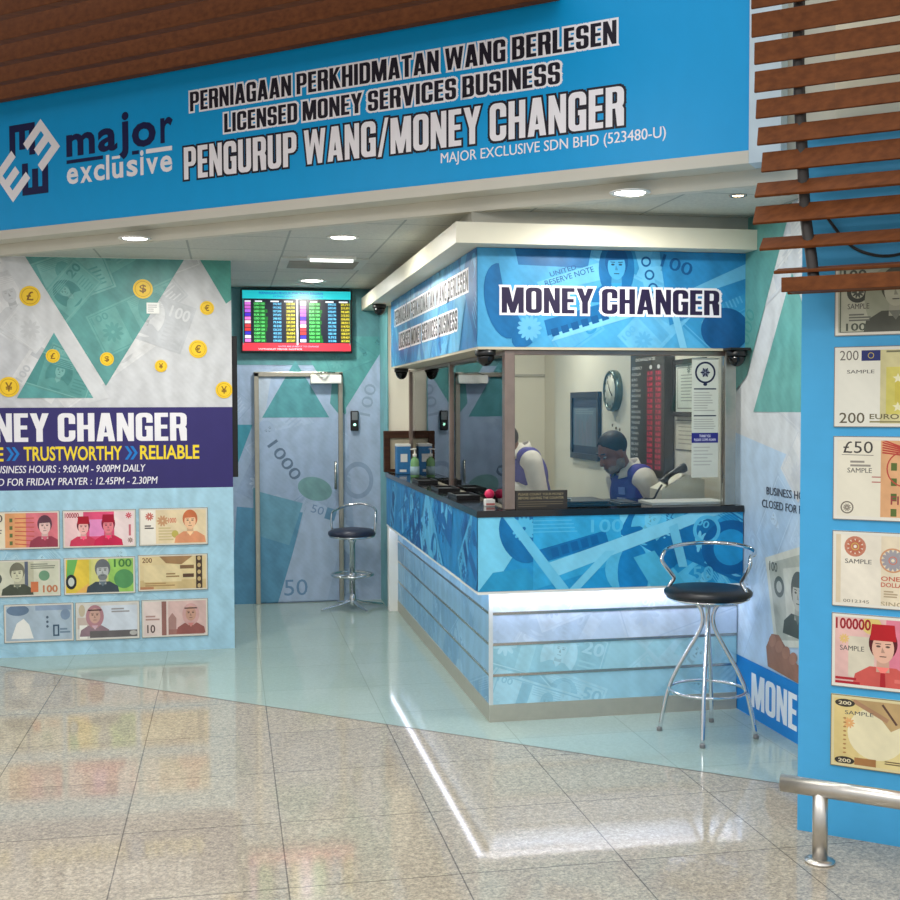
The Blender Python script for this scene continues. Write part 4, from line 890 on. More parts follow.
P.poly([(.2, .52), (.62, .52), (.6, .42), (.22, .43)], ink(HB[2], 1.2)); P.poly([(.32, .34), (.66, .45), (.68, .36), (.36, .28)], ink(HB[1], .8)); P.X = xf(.5, .37, .3); P.text('RESERVE NOTE', -.14, -.01, .14, .02, ink(HB[4], .3), .01); P.text('UNITED', -.1, .03, .05, .055, ink(HB[4], .3), .01); P.X = None
P.ell(.76, .42, .1, .16, ink(HB[2], 1.4), 26); portrait(P, .76, .24, .3, HB[4], HB[5], HB[2]); P.poly([(.86, .52), (.93, .52), (1.02, .2), (.95, .2)], ink(HB[1], .8))
for k in range(4): P.ring(.925+.02*k, .46-.07*k, .018, .028, ink(HB[4], .4), 16)
P.poly([(1.0, .52), (1.5, .52), (1.5, .3), (1.06, .12)], ink((44, 132, 188), 1.3)); P.poly([(1.08, .24), (1.14, .3), (1.5, .46), (1.5, .38)], ink(HB[1], .7)); P.poly([(.4, .03), (.44, .09), (1.1, .3), (1.3, .3)], ink(HB[3], .6)); P.poly([(.38, .06), (.7, .16), (.7, .24), (.36, .14)], ink(HB[2], 1)); P.ell(1.38, .1, .14, .12, ink(HB[4], 1.4)); P.poly([(1.06, .22), (1.1, .22), (1.16, .0), (1.12, .0)], ink(HB[3], .6))
for k in range(6): P.X = xf(.42+.055*k, .08+.017*k, .3); P.rect(-.02, -.02, .02, .02, ink(HB[4], .5)); P.X = None
P.X = xf(1.1, .44, -.3); P.text('100', -.09, -.03, .09, .04, ink(HB[4], .3), .01); P.X = None
P.heavy('MONEY CHANGER', .13, .178, 1.345, .312, ink((40, 30, 62), .1), .012, ink((236, 232, 238), 0), .06)
P.build('front_panel', t)
P = Panel((XK, 9.13, 2.006), (0, -1, 0), (0, 0, 1), 9.13-YK, .516, ink((54, 138, 196), 1.2), T=.05)
collage(P, (0, 0, 3.2, .5), [(58, 142, 198), (90, 168, 214), (34, 110, 172), (104, 178, 218)], 11, 19, (.6, .9))
P.heavy('PERNIAGAAN PERKHIDMATAN WANG BERLESEN', .22, .315, 3.02, .425, SK, .013, SW, .07)
P.heavy('LICENSED MONEY SERVICES BUSINESS', .45, .125, 2.72, .235, SK, .013, SW, .07)
P.build('side_panel', t)
b = MB(); b.box((2.65, 5.79, 1.992), (2.765, 5.895, 2.0055), BLACK, .002); b.build('camera_bracket', t)
b = MB(); b.prism([(XK, YK), (2.778, YK), (2.778, 6.0), (1.52, 6.0), (1.52, 9.13), (XK, 9.13)], 1.992, 2.0055, mat('header_trim', (190, 182, 160), .5)); b.build('bottom_trim', t)
b = MB(); b.prism([(1.14, 5.75), (2.778, 5.75), (2.778, 6.05), (1.44, 6.05), (1.44, 9.49), (1.296, 9.49), (1.296, 9.97), (1.14, 9.97)], 2.524, 2.63, mat('cornice_cream', (224, 219, 198), .45, var=.02)); b.build('cornice', t)
b = MB(); b.prism([(1.245, 5.86), (2.778, 5.86), (2.778, 6.05), (1.44, 6.05), (1.44, 9.49), (1.296, 9.49), (1.296, 9.97), (1.245, 9.97)], 2.63, 2.709, mat('bulkhead_grey', (186, 184, 172), .55)); b.build('bulkhead', t)

# ------------------------------------------------------------------ glazing of the kiosk
XG = 1.47
t = thing('glass_screen', 'metal-framed glass screen standing on the black countertop of the kiosk', 'glass screen', (XG, 5.95, 1.145))
b = MB(); b.box((1.43, 5.905, 1.146), (1.486, 5.965, 1.99), BRONZE, .003); plabel(b.build('post', t), 'thick corner post')
for y in (7.58, 9.33):
    b = MB(); b.box((XG-.017, y-.02, 1.146), (XG+.017, y+.02, 1.99), BRONZE, .002); b.build('post', t)
b = MB(); b.box((2.672, 5.905, 1.146), (2.734, 5.965, 1.99), steel('jamb_steel', (178, 176, 168), .35), .003); plabel(b.build('post', t), 'wide silver jamb by the printed wall')
b = MB(); b.box((1.486, 5.91, 1.966), (2.672, 5.96, 1.99), BRONZE, .002); b.build('top_rail', t)
b = MB(); b.box((XG-.012, 5.965, 1.972), (XG+.012, 9.33, 1.99), BRONZE, .002); b.build('top_rail', t)
for a, c in ((5.966, 7.559), (7.601, 9.309)):
    b = MB(); b.box((XG-.003, a, 1.155), (XG+.003, c, 1.972), GLASS); b.build('pane', t)
b = MB(); b.box((1.487, 5.932, 1.152), (2.671, 5.938, 1.966), GLASS); b.build('pane', t)
# notice stuck on the front pane
P = Panel((2.487, 5.9305, 1.30), (1, 0, 0), (0, 0, 1), .155, .655, mat('notice_paper', (190, 194, 184), .55, var=.05), T=.0008)
NB = ink((24, 28, 60), 0)
P.ring(.078, .575, .049, .06, NB, 32); P.ell(.078, .575, .022, .022, ink((120, 126, 140), .3)); rosette(P, .078, .575, .03, NB, None, 6); P.ell(.078, .51, .012, .008, NB)
P.rect(.012, .482, .142, .489, NB); lines(P, .012, .36, .142, .472, 8, ink((150, 152, 146), 0), 3, .35); P.rect(.012, .335, .142, .342, NB); lines(P, .012, .262, .142, .325, 5, ink((150, 152, 146), 0), 5, .35)
P.rect(0, .19, .155, .245, ink((36, 40, 120), .1)); P.text('THANK YOU', .045, .22, .11, .235, ink((220, 220, 235), 0), .01); P.text('PLEASE COME AGAIN', .015, .2, .14, .214, ink((220, 220, 235), 0), .01)
lines(P, .012, .06, .142, .175, 6, ink((160, 162, 156), 0), 7, .3)
tag(P.build('notice'), 'tall white notice with round emblem and purple strip stuck inside front glass', 'notice')

# ------------------------------------------------------------------ things on the kiosk's right wall
RX = Matrix(((0, 0, -1), (0, 1, 0), (1, 0, 0)))   # maps +Z to -X
t = thing('wall_clock', 'round wall clock with grey-green rim between picture and rate board', 'clock', (XR, 8.03, 1.65))
b = MB(); b.lathe([(.15, .001), (.152, .03), (.146, .052), (.132, .054), (.128, .045)], (XR, 8.03, 1.802), mat('clock_rim', (96, 112, 106), .3, .5), 40, RX, True, False); b.build('rim', t)
b = MB(); b.lathe([(.13, .03), (.13, .044), (0, .044)], (XR, 8.03, 1.802), mat('clock_face', (226, 226, 210), .4, var=.02), 40, RX); b.build('face', t)
for k in range(12):
    a = k*PI/6; b = MB(); b.box((XR-.0462, 8.03+.112*math.sin(a)-.004, 1.802+.112*math.cos(a)-.009), (XR-.0445, 8.03+.112*math.sin(a)+.004, 1.802+.112*math.cos(a)+.009), BLACK); b.build('hour_mark', t)
for L, w, a in ((.06, .007, 2.2), (.095, .005, 5.6)):
    b = MB(); b.tube([(XR-.048, 8.03, 1.802), (XR-.048, 8.03-L*math.sin(a), 1.802+L*math.cos(a))], w/2, BLACK, 6); b.build('hand', t)
def wall_frame(name, label, cat, y0, y1, z0, z1, fw, fm, draw, base, T=.03):
    t = thing(name, label, cat, (XR, (y0+y1)/2, z0))
    b = MB(); 
    for q in ((y0, z0, y1, z0+fw), (y0, z1-fw, y1, z1), (y0, z0+fw, y0+fw, z1-fw), (y1-fw, z0+fw, y1, z1-fw)): b.box((XR-T, q[0], q[1]), (XR-.001, q[2], q[3]), fm)
    b.build('frame', t)
    P = Panel((XR-T*.6, y1-fw, z0+fw), (0, -1, 0), (0, 0, 1), y1-y0-2*fw, z1-z0-2*fw, base, T=.004); draw(P, P.W, P.H); P.build('picture', t)
    return t
def dpic(P, w, h):
    P.rect(0, h*.82, w, h, ink((40, 56, 84), .4)); P.rect(0, 0, w, h*.14, ink((34, 48, 74), .4)); rnd = random.Random(2)
    for k in range(14):
        x = w*(.08+.06*k); P.rect(x, h*.16, x+w*.04, h*(.35+.35*rnd.random()), ink((88+rnd.randrange(30), 108, 124), .8))
    lines(P, w*.1, h*.7, w*.9, h*.8, 3, ink((120, 138, 150), 0))
wall_frame('framed_picture', 'dark blue-grey framed picture on cream wall left of the clock', 'picture', 8.36, 9.08, 1.27, 1.802, .045, mat('frame_navy', (30, 38, 56), .4), dpic, ink((92, 112, 128), 1))
def dcert(P, w, h):
    P.frame(w*.06, h*.06, w*.94, h*.94, .008, ink((150, 150, 140), 0)); lines(P, w*.2, h*.2, w*.8, h*.8, 9, ink((150, 156, 150), 0), 3, .3); rosette(P, w*.5, h*.88, .03, ink((120, 130, 124), 0))
wall_frame('framed_certificate', 'black framed certificate on the wall right of the rate board', 'certificate', 6.40, 6.87, 1.625, 1.98, .03, BLACK, dcert, ink((218, 222, 212), .3))
P = Panel((XR-.004, 6.88, 1.415), (0, -1, 0), (0, 0, 1), .5, .19, mat('cert_paper', (218, 214, 196), .6), T=.003)
P.frame(0, 0, .5, .19, .006, ink((70, 70, 66), 0)); lines(P, .05, .03, .4, .16, 5, ink((170, 166, 150), 0), 4, .25)
tag(P.build('wall_paper_sheet'), 'cream paper sheet on the wall below the framed certificate', 'paper')
t = thing('rate_board', 'tall dark exchange rate board with red numerals inside the kiosk', 'rate board', (XR, 7.2, 1.23))
b = MB(); b.box((XR-.07, 6.90, 1.225), (XR-.001, 7.53, 2.05), mat('board_dark', (58, 60, 58), .4), .004); b.build('casing', t)
P = Panel((XR-.0715, 7.52, 1.235), (0, -1, 0), (0, 0, 1), .61, .805, mat('board_face', (44, 46, 46), .35), T=0)
WT = ink((196, 200, 200), 0); RD = emat('led_red', (190, 26, 70), .32); DR = emat('led_dark_red', (96, 18, 42), .16)
P.text('EXCHANGE RATES', .1, .755, .46, .775, WT, .02); P.text('CURRENCY', .03, .70, .22, .72, WT, .02)
for x in (.34, .48): P.ell(x+.04, .71, .025, .014, WT, 14)
rnd = random.Random(7)
names = ('US DOLLAR', 'EURO', 'POUND', 'AUSTRALIA', 'SINGAPORE', 'JAPAN', 'CHINA', 'HONG KONG', 'INDONESIA', 'THAILAND', 'INDIA', 'TAIWAN', 'KOREA', 'BRUNEI', 'SAUDI', 'U.A.E', 'QATAR', 'SWISS')
for k in range(18):
    z = .66-k*.036; P.text(names[k], .02, z, .02+.013*len(names[k])+.06, z+.018, WT, .02)
    for x in (.31, .455): P.rect(x, z-.006, x+.12, z+.027, DR); P.text('%d.%02d' % (rnd.randrange(1, 9), rnd.randrange(100)), x+.015, z, x+.1, z+.022, RD, .02)
P.build('face', t)
for y, z in ((8.02, 1.53), (8.1, 1.55), (7.94, 1.52), (8.0, 1.48)):
    b = MB(); b.lathe([(.011, 0), (.011, .006), (.0, .008)], (XR, y, z), mat('fixing_brown', (110, 96, 76), .5), 10, RX)
    tag(b.build('wall_fixing'), 'small brown fixing on the wall below the clock', 'fixing', 'wall fixings below the clock')

# ------------------------------------------------------------------ things on the countertop
CT = 1.1455
P = Panel((1.49, 5.9105, CT), (1, 0, 0), (0, 0, 1), .285, .10, mat('plaque_dark', (46, 40, 34), .4), T=.02, bevel=.002)
TX = ink((150, 138, 104), 0)
P.text('PLEASE COUNT YOUR MONEY', .015, .074, .265, .087, TX, .01); P.text('BEFORE LEAVING THE COUNTER', .015, .054, .265, .067, TX, .01); lines(P, .015, .01, .265, .046, 3, ink((104, 94, 74), 0), 2, .3)
tag(P.build('counter_plaque'), 'dark brown plaque with small lettering at the front counter, by the corner post', 'plaque')
b = MB(); b.box((1.79, 6.0, CT), (2.05, 6.3, CT+.012), BLACK, .004); b.box((1.80, 6.01, CT+.012), (2.04, 6.29, CT+.03), mat('tray_grey', (62, 62, 58), .4), .004); b.box((1.78, 6.02, CT+.03), (1.83, 6.06, CT+.045), WHITE, .003)
tag(b.build('cash_tray'), 'dark flat cash tray behind the front glass, right of the plaque', 'tray')
b = MB(); b.box((2.10, 5.985, CT), (2.22, 6.26, CT+.014), DARK, .003); b.box((2.11, 6.02, CT+.014), (2.21, 6.2, CT+.02), BLACK, .002); b.lathe([(.012, 0), (.012, .004)], (2.16, 6.0, CT+.014), STEEL, 12)
tag(b.build('calculator_pad'), 'low black pad on the countertop in front of the man at right', 'pad')
P = Panel((2.28, 5.98, CT+.016), (1, 0, 0), (0, 1, 0), .44, .22, PAPER, T=.015)
lines(P, .03, .03, .36, .2, 6, ink((170, 172, 176), 0), 5, .15)
tag(P.build('paper_stack'), 'stack of white paper forms on the countertop at the right end', 'paper')
t = thing('desk_telephone', 'pale desk telephone with black handset behind the front glass', 'telephone', (2.5, 6.4, CT+.0))
DESKW = mat('pale_plastic', (214, 210, 192), .45)
b = MB(); b.prism([(-.13, 0), (.13, 0), (.13, .12), (.02, .15), (-.13, .06)], -.1, .1, DESKW, Matrix.Translation((2.585, 6.38, CT)) @ Matrix.Rotation(PI/2, 4, 'X')); b.build('base', t)
b = MB(); b.tube(smoothpts([(2.475, 6.31, CT+.10), (2.50, 6.31, CT+.135), (2.555, 6.31, CT+.17), (2.61, 6.31, CT+.19)], 4), [.026, .028, .022, .018, .017, .016, .016, .016, .018, .022, .028, .028, .026], BLACK, 10); b.build('handset', t)
b = MB(); b.box((2.635, 6.29, CT+.118), (2.70, 6.36, CT+.132), WHITE, .002); b.build('keypad', t)
b = MB(); b.tube(smoothpts([(2.46, 6.3, CT+.09), (2.425, 6.28, CT+.05), (2.41, 6.3, CT+.012), (2.38, 6.36, CT+.008)], 6), .006, DARK, 8); b.build('cord', t)

o = MB(); o.ell((1.437, 6.30, CT+.055), (.028, .028, .028), mat('pink_ball', (226, 44, 96), .35, var=.12, scale=30), 20); o.tube([(1.437, 6.30, CT+.03), (1.437, 6.30, CT)], .012, WHITE, 10)
tag(o.build('pink_ball'), 'bright pink ball on the countertop by the corner post', 'ball')
t = thing('card_box', 'small white open card box on the counter corner in front of pink ball', 'box', (1.42, 6.17, CT))
b = MB(); b.box((1.378, 6.13, CT), (1.43, 6.19, CT+.038), WHITE, .003); b.box((1.382, 6.135, CT+.038), (1.426, 6.185, CT+.0395), mat('card_edges', (196, 196, 190), .6)); b.build('body', t)
b = MB(); b.box((1.38, 6.129, CT+.006), (1.428, 6.1305, CT+.018), mat('label_red', (190, 110, 104), .5)); b.build('label', t)
# black coin trays along the left counter
for y, x, lab in ((6.75, 1.385, 'flat black coin tray on left counter, nearest the corner post'), (7.35, 1.385, 'flat black coin tray on left counter, in the middle of three'), (8.15, 1.385, 'flat black coin tray on left counter, farthest toward the wooden frame')):
    t = thing('coin_tray', lab, 'tray', (x, y, CT), 'black coin trays on the left counter')
    b = MB(); b.box((x-.075, y-.14, CT), (x+.068, y+.14, CT+.008), BLACK, .002)
    for q in ((x-.075, y-.14, x+.068, y-.125), (x-.075, y+.125, x+.068, y+.14), (x-.075, y-.125, x-.062, y+.125), (x+.055, y-.125, x+.068, y+.125)): b.box((q[0], q[1], CT+.008), (q[2], q[3], CT+.024), BLACK, .002)
    b.build('body', t)
    b = MB(); b.box((x-.06, y-.12, CT+.0085), (x+.053, y+.12, CT+.012), mat('tray_mat', (86, 90, 92), .6)); b.build('mat', t)
# wooden frame at the far end of the left counter
t = thing('wooden_frame', 'dark brown wooden frame standing at the far end of left counter', 'frame', (1.5, 9.42, CT))
b = MB()
for q in ((1.255, 1.15, 1.305, 1.49), (1.655, 1.15, 1.705, 1.49), (1.305, 1.43, 1.655, 1.49), (1.305, 1.15, 1.655, 1.175)): b.box((q[0], 9.40, q[1]), (q[2], 9.455, q[3]), DARKWOOD, .003)
b.build('surround', t)
b = MB(); b.box((1.305, 9.43, 1.175), (1.655, 9.45, 1.43), mat('frame_insert', (196, 186, 160), .5, var=.1)); b.build('insert', t)
for x in (1.5, 1.575):
    b = MB(); b.ell((x, 9.398, 1.46), (.014, .006, .014), WHITE, 12); b.build('hook', t)
t = thing('tissue_carton', 'blue carton with pale label at the far end of left counter', 'carton', (1.38, 9.2, CT))
b = MB(); b.box((1.325, 9.14, CT), (1.435, 9.26, CT+.225), mat('carton_blue', (48, 122, 180), .4, var=.12, scale=20), .004); b.build('body', t)
b = MB(); b.box((1.353, 9.1385, CT+.1), (1.408, 9.14, CT+.165), PAPER); b.build('label', t); b = MB(); b.box((1.345, 9.1385, CT+.02), (1.4, 9.14, CT+.04), PAPER); b.build('label', t)
b = MB(); b.box((1.324, 9.139, CT+.225), (1.436, 9.261, CT+.245), WHITE, .003); b.build('lid', t)
t = thing('sanitizer_bottle', 'green and clear pump bottle beside the blue carton', 'bottle', (1.41, 8.75, CT))
b = MB(); b.lathe([(.03, 0), (.034, .004), (.034, .12), (.028, .14), (.013, .152), (.013, .165)], (1.405, 8.75, CT), mat('green_liquid', (122, 168, 116), .2, var=.1), 24); b.build('body', t)
b = MB(); b.lathe([(.035, .02), (.0352, .085)], (1.405, 8.75, CT), mat('bottle_label', (150, 180, 190), .4), 24); b.build('label', t)
b = MB(); b.lathe([(.016, .16), (.016, .18), (.005, .182), (.005, .215), (.014, .216), (.014, .225)], (1.405, 8.75, CT), WHITE, 16); b.tube([(1.405, 8.75, CT+.22), (1.37, 8.74, CT+.216)], .005, WHITE, 8); b.build('pump', t)
t = thing('glass_jar', 'clear jar with pale green lid behind the side glass pane', 'jar', (1.62, 9.0, CT))
CLEAR = mat('frosted_jar', (176, 196, 190), .15, var=.06); 
b = MB(); b.lathe([(.075, 0), (.085, .01), (.085, .17), (.07, .19), (.066, .2)], (1.57, 9.15, CT), CLEAR, 28); b.build('body', t)
b = MB(); b.lathe([(.088, .17), (.088, .21), (.07, .225), (.02, .228), (.02, .24), (0, .242)], (1.57, 9.15, CT), mat('lid_green', (128, 172, 146), .35), 28); b.build('lid', t)

# ------------------------------------------------------------------ dome cameras
DOME = mat('dome_black', (10, 10, 12), .08)
for x, y, z, s, lab in ((1.215, 9.35, 2.523, 1, 'black dome camera under the far end of the cream cornice'), (1.345, 9.02, 1.9925, 1, 'black dome camera under the far end of the blue header'), (1.335, 5.945, 1.9925, 1, 'black dome camera under the front corner of the header'), (2.708, 5.845, 1.9922, 1, 'black dome camera under the right end of the header, by printed wall')):
    t = thing('dome_camera', lab, 'camera', (x, y, z), 'dome cameras')
    b = MB(); b.lathe([(.054, -.03), (.056, -.024), (.056, 0)], (x, y, z), BLACK, 28); b.build('base', t)
    b = MB(); b.lathe([(0, -.088), (.016, -.085), (.033, -.072), (.044, -.052), (.049, -.0295)], (x, y, z), DOME, 28); b.build('dome', t)

# ------------------------------------------------------------------ ceiling fittings
GLOW = emat('downlight_glow', (255, 252, 240), 14)
def downlight(x, y, r, lab):
    t = thing('downlight', lab, 'ceiling light', (x, y, ZC), 'round ceiling downlights')
    b = MB(); b.lathe([(r*.84, -.003), (r*1.0, -.009), (r*1.12, -.006), (r*1.14, -.0005)], (x, y, ZC), WHITE, 32); b.build('trim_ring', t)
    b = MB(); b.lathe([(0, -.005), (r*.84, -.0045), (r*.84, -.001)], (x, y, ZC), GLOW, 32); b.build('diffuser', t)
    l = bpy.data.lights.new('downlight_lamp', 'AREA'); l.shape = 'DISK'; l.size = r*1.8; l.energy = 16; l.color = (1, .97, .9)
    o = bpy.data.objects.new('downlight_lamp', l); C.objects.link(o); o.location = (x, y, ZC-.02)
downlight(-.542, 7.182, .085, 'round white downlight nearest the left board')
downlight(.684, 6.932, .085, 'round white downlight at ceiling centre, just in front of the air vent')
downlight(.671, 9.35, .1, 'round white downlight directly above the television')
downlight(1.883, 5.246, .085, 'round white downlight over the kiosk header')
t = thing('spotlight', 'small recessed spotlight near the slat screen', 'ceiling light', (2.425, 5.23, ZC))
b = MB(); b.lathe([(.028, -.002), (.036, -.008), (.042, -.006), (.043, -.0005)], (2.425, 5.23, ZC), STEEL, 24); b.build('trim_ring', t)
b = MB(); b.lathe([(0, -.005), (.026, -.004), (.026, -.001)], (2.425, 5.23, ZC), emat('spot_glow', (255, 226, 170), 14), 20); b.build('bulb', t)
t = thing('air_vent', 'square white air vent in the ceiling above the television', 'air vent', (.66, 8.3, ZC))
b = MB(); b.box((.36, 7.9, ZC-.012), (.96, 8.5, ZC+.001), mat('vent_white', (198, 200, 192), .5), .004); b.build('plate', t)
b = MB()
for k in range(7): b.box((.42, 8.02+.06*k, ZC-.02), (.90, 8.035+.06*k, ZC-.0125), mat('vent_slat', (150, 150, 142), .5))
b.build('louvres', t)
t = thing('tube_light', 'short white tube light on the ceiling in front of the air vent', 'ceiling light', (.7, 7.85, ZC))
b = MB(); b.box((.53, 7.80, ZC-.02), (.86, 7.88, ZC+.001), WHITE, .004); b.build('housing', t)
b = MB(); b.tube([(.55, 7.84, ZC-.026), (.84, 7.84, ZC-.026)], .013, emat('tube_glow', (250, 252, 245), 2), 12); b.build('tube', t)

# ------------------------------------------------------------------ stools
def near_stool():
    c = Vector((2.405, 5.513, 0))
    t = thing('bar_stool', 'four-legged chrome bar stool with black seat before the counter front', 'stool', c, None)
    def at(a, r, z): return c+Vector((r*math.cos(a), r*math.sin(a), z))
    base = math.atan2(-.21, -.115)
    for k in range(4):
        a = base+k*PI/2
        pts = [at(a, .205, .705), at(a, .12, .70), at(a, .05, .672), at(a, .026, .61), at(a, .04, .54), at(a, .10, .43), at(a, .16, .32), at(a, .203, .21), at(a, .243, .012)]
        b = MB(); b.tube(smoothpts(pts[1:], 5), .011, CHROME, 12); o = b.build('leg', t)
        f = MB(); f.lathe([(.013, 0), (.0145, .004), (.0145, .018), (.0115, .02)], at(a, .2445, 0), mat('foot_grey', (120, 120, 120), .4), 12); fo = f.build('rubber_foot'); fo.parent = o
        fo.matrix_parent_inverse = Matrix.Identity(4)
    b = MB(); n = 48; pts = [at(2*PI*k/n, .194, .235) for k in range(n+1)]; b.tube(pts, .008, CHROME, 10, cap=False); b.build('foot_ring', t)
    b = MB(); b.lathe([(.0, .693), (.1, .694), (.2, .703), (.214, .712), (.21, .717), (0, .717)], c, CHROME, 40); b.build('seat_pan', t)
    b = MB(); b.lathe([(.205, .716), (.222, .728), (.224, .742), (.21, .757), (.15, .766), (0, .768)], c, LEATHER, 48); b.build('seat', t)
    bd = math.radians(52)     # direction of the back
    arc = []
    for k in range(17):
        a = bd+(k/16-.5)*math.radians(196); arc.append(at(a, .225+.02*math.cos((k/16-.5)*PI), .935+.03*math.cos((k/16-.5)*PI)))
    def sidecurve(sg):
        a = bd+sg*math.radians(98)
        return [at(a+sg*.12, .235, .905), at(a+sg*.10, .222, .875), at(a, .19, .83), at(a-sg*.06, .175, .80), at(a-sg*.02, .2, .76), at(a, .212, .715)]
    pts = sidecurve(-1)[::-1]+arc+sidecurve(1)
    b = MB(); b.tube(smoothpts(pts, 4), .0105, CHROME, 12); b.build('backrest', t)
near_stool()
def far_stool():
    c = Vector((1.0, 9.55, 0))
    t = thing('bar_stool', 'single-column chrome bar stool with dark seat beside the door', 'stool', c)
    def at(a, r, z): return c+Vector((r*math.cos(a), r*math.sin(a), z))
    for k in range(4):
        a = math.radians(200)+k*PI/2
        b = MB(); b.tube(smoothpts([at(a, .02, .07), at(a, .1, .045), at(a, .2, .03), at(a, .285, .016)], 4), [.016]*4+[.014]*5+[.011]*4, CHROME, 10); b.build('foot', t)
    b = MB(); b.lathe([(.03, .02), (.034, .06), (.03, .11), (.026, .13)], c, CHROME, 24); b.lathe([(.026, .13), (.026, .56), (.034, .565), (.034, .6)], c, CHROME, 24); b.build('column', t)
    b = MB(); pts = [at(2*PI*k/40, .172, .29) for k in range(41)]; b.tube(pts, .011, CHROME, 10, cap=False); b.tube([at(0, .03, .28), at(0, .172, .29)], .009, CHROME, 8); b.tube([at(PI, .03, .28), at(PI, .172, .29)], .009, CHROME, 8); b.lathe([(.036, .25), (.036, .31)], c, CHROME, 20); b.build('foot_ring', t)
    b = MB(); b.lathe([(.03, .585), (.12, .592), (.19, .606), (.194, .618), (0, .618)], c, CHROME, 36); b.build('seat_pan', t)
    b = MB(); b.lathe([(.19, .617), (.2, .63), (.198, .65), (.17, .668), (.1, .677), (0, .679)], c, mat('navy_leather', (30, 36, 58), .4, var=.12, scale=50), 40); b.build('seat', t)
    bd = math.radians(62); arc = [at(bd+(k/12-.5)*2.7, .2, .80+.065*math.cos((k/12-.5)*PI)) for k in range(13)]
    pts = [at(bd-1.4, .19, .63), at(bd-1.42, .2, .72)]+arc+[at(bd+1.42, .2, .72), at(bd+1.4, .19, .63)]
    b = MB(); b.tube(smoothpts(pts, 4), .0105, CHROME, 10); b.build('backrest', t)
far_stool()

# ------------------------------------------------------------------ people
def blob(name, prims, m, parent, voxel=.009, smooth=6):
    b = MB()
    for p in prims:
        if p[0] == 'cap':
            pts, rs = [Vector(q) for q in p[1]], p[2]
            sp = smoothpts(pts, 5) if len(pts) > 2 else [pts[0].lerp(pts[1], k/5) for k in range(6)]
            n = len(sp)-1; rr = []
            for k in range(len(sp)):
                f = k/n*(len(rs)-1); i = min(int(f), len(rs)-2); rr.append(rs[i]+(rs[i+1]-rs[i])*(f-i))
            b.tube(sp, rr, m, 16); b.ell(sp[0], (rr[0],)*3, m, 16); b.ell(sp[-1], (rr[-1],)*3, m, 16)
        else: b.ell(p[1], p[2], m, 24, p[3] if len(p) > 3 else None)
    o = b.build(name)
    md = o.modifiers.new('r', 'REMESH'); md.mode = 'VOXEL'; md.voxel_size = voxel
    if smooth: sm = o.modifiers.new('s', 'SMOOTH'); sm.iterations = smooth; sm.factor = .5
    dg = bpy.context.evaluated_depsgraph_get(); dg.update()
    me = bpy.data.meshes.new_from_object(o.evaluated_get(dg)); old = o.data
    o.modifiers.clear(); o.data = me; bpy.data.meshes.remove(old)
    me.materials.clear(); me.materials.append(m)
    for f in me.polygons: f.use_smooth = True
    o.name = name
    if parent: o.parent = parent; o.matrix_parent_inverse = Matrix.Translation(-parent.location)
    return o
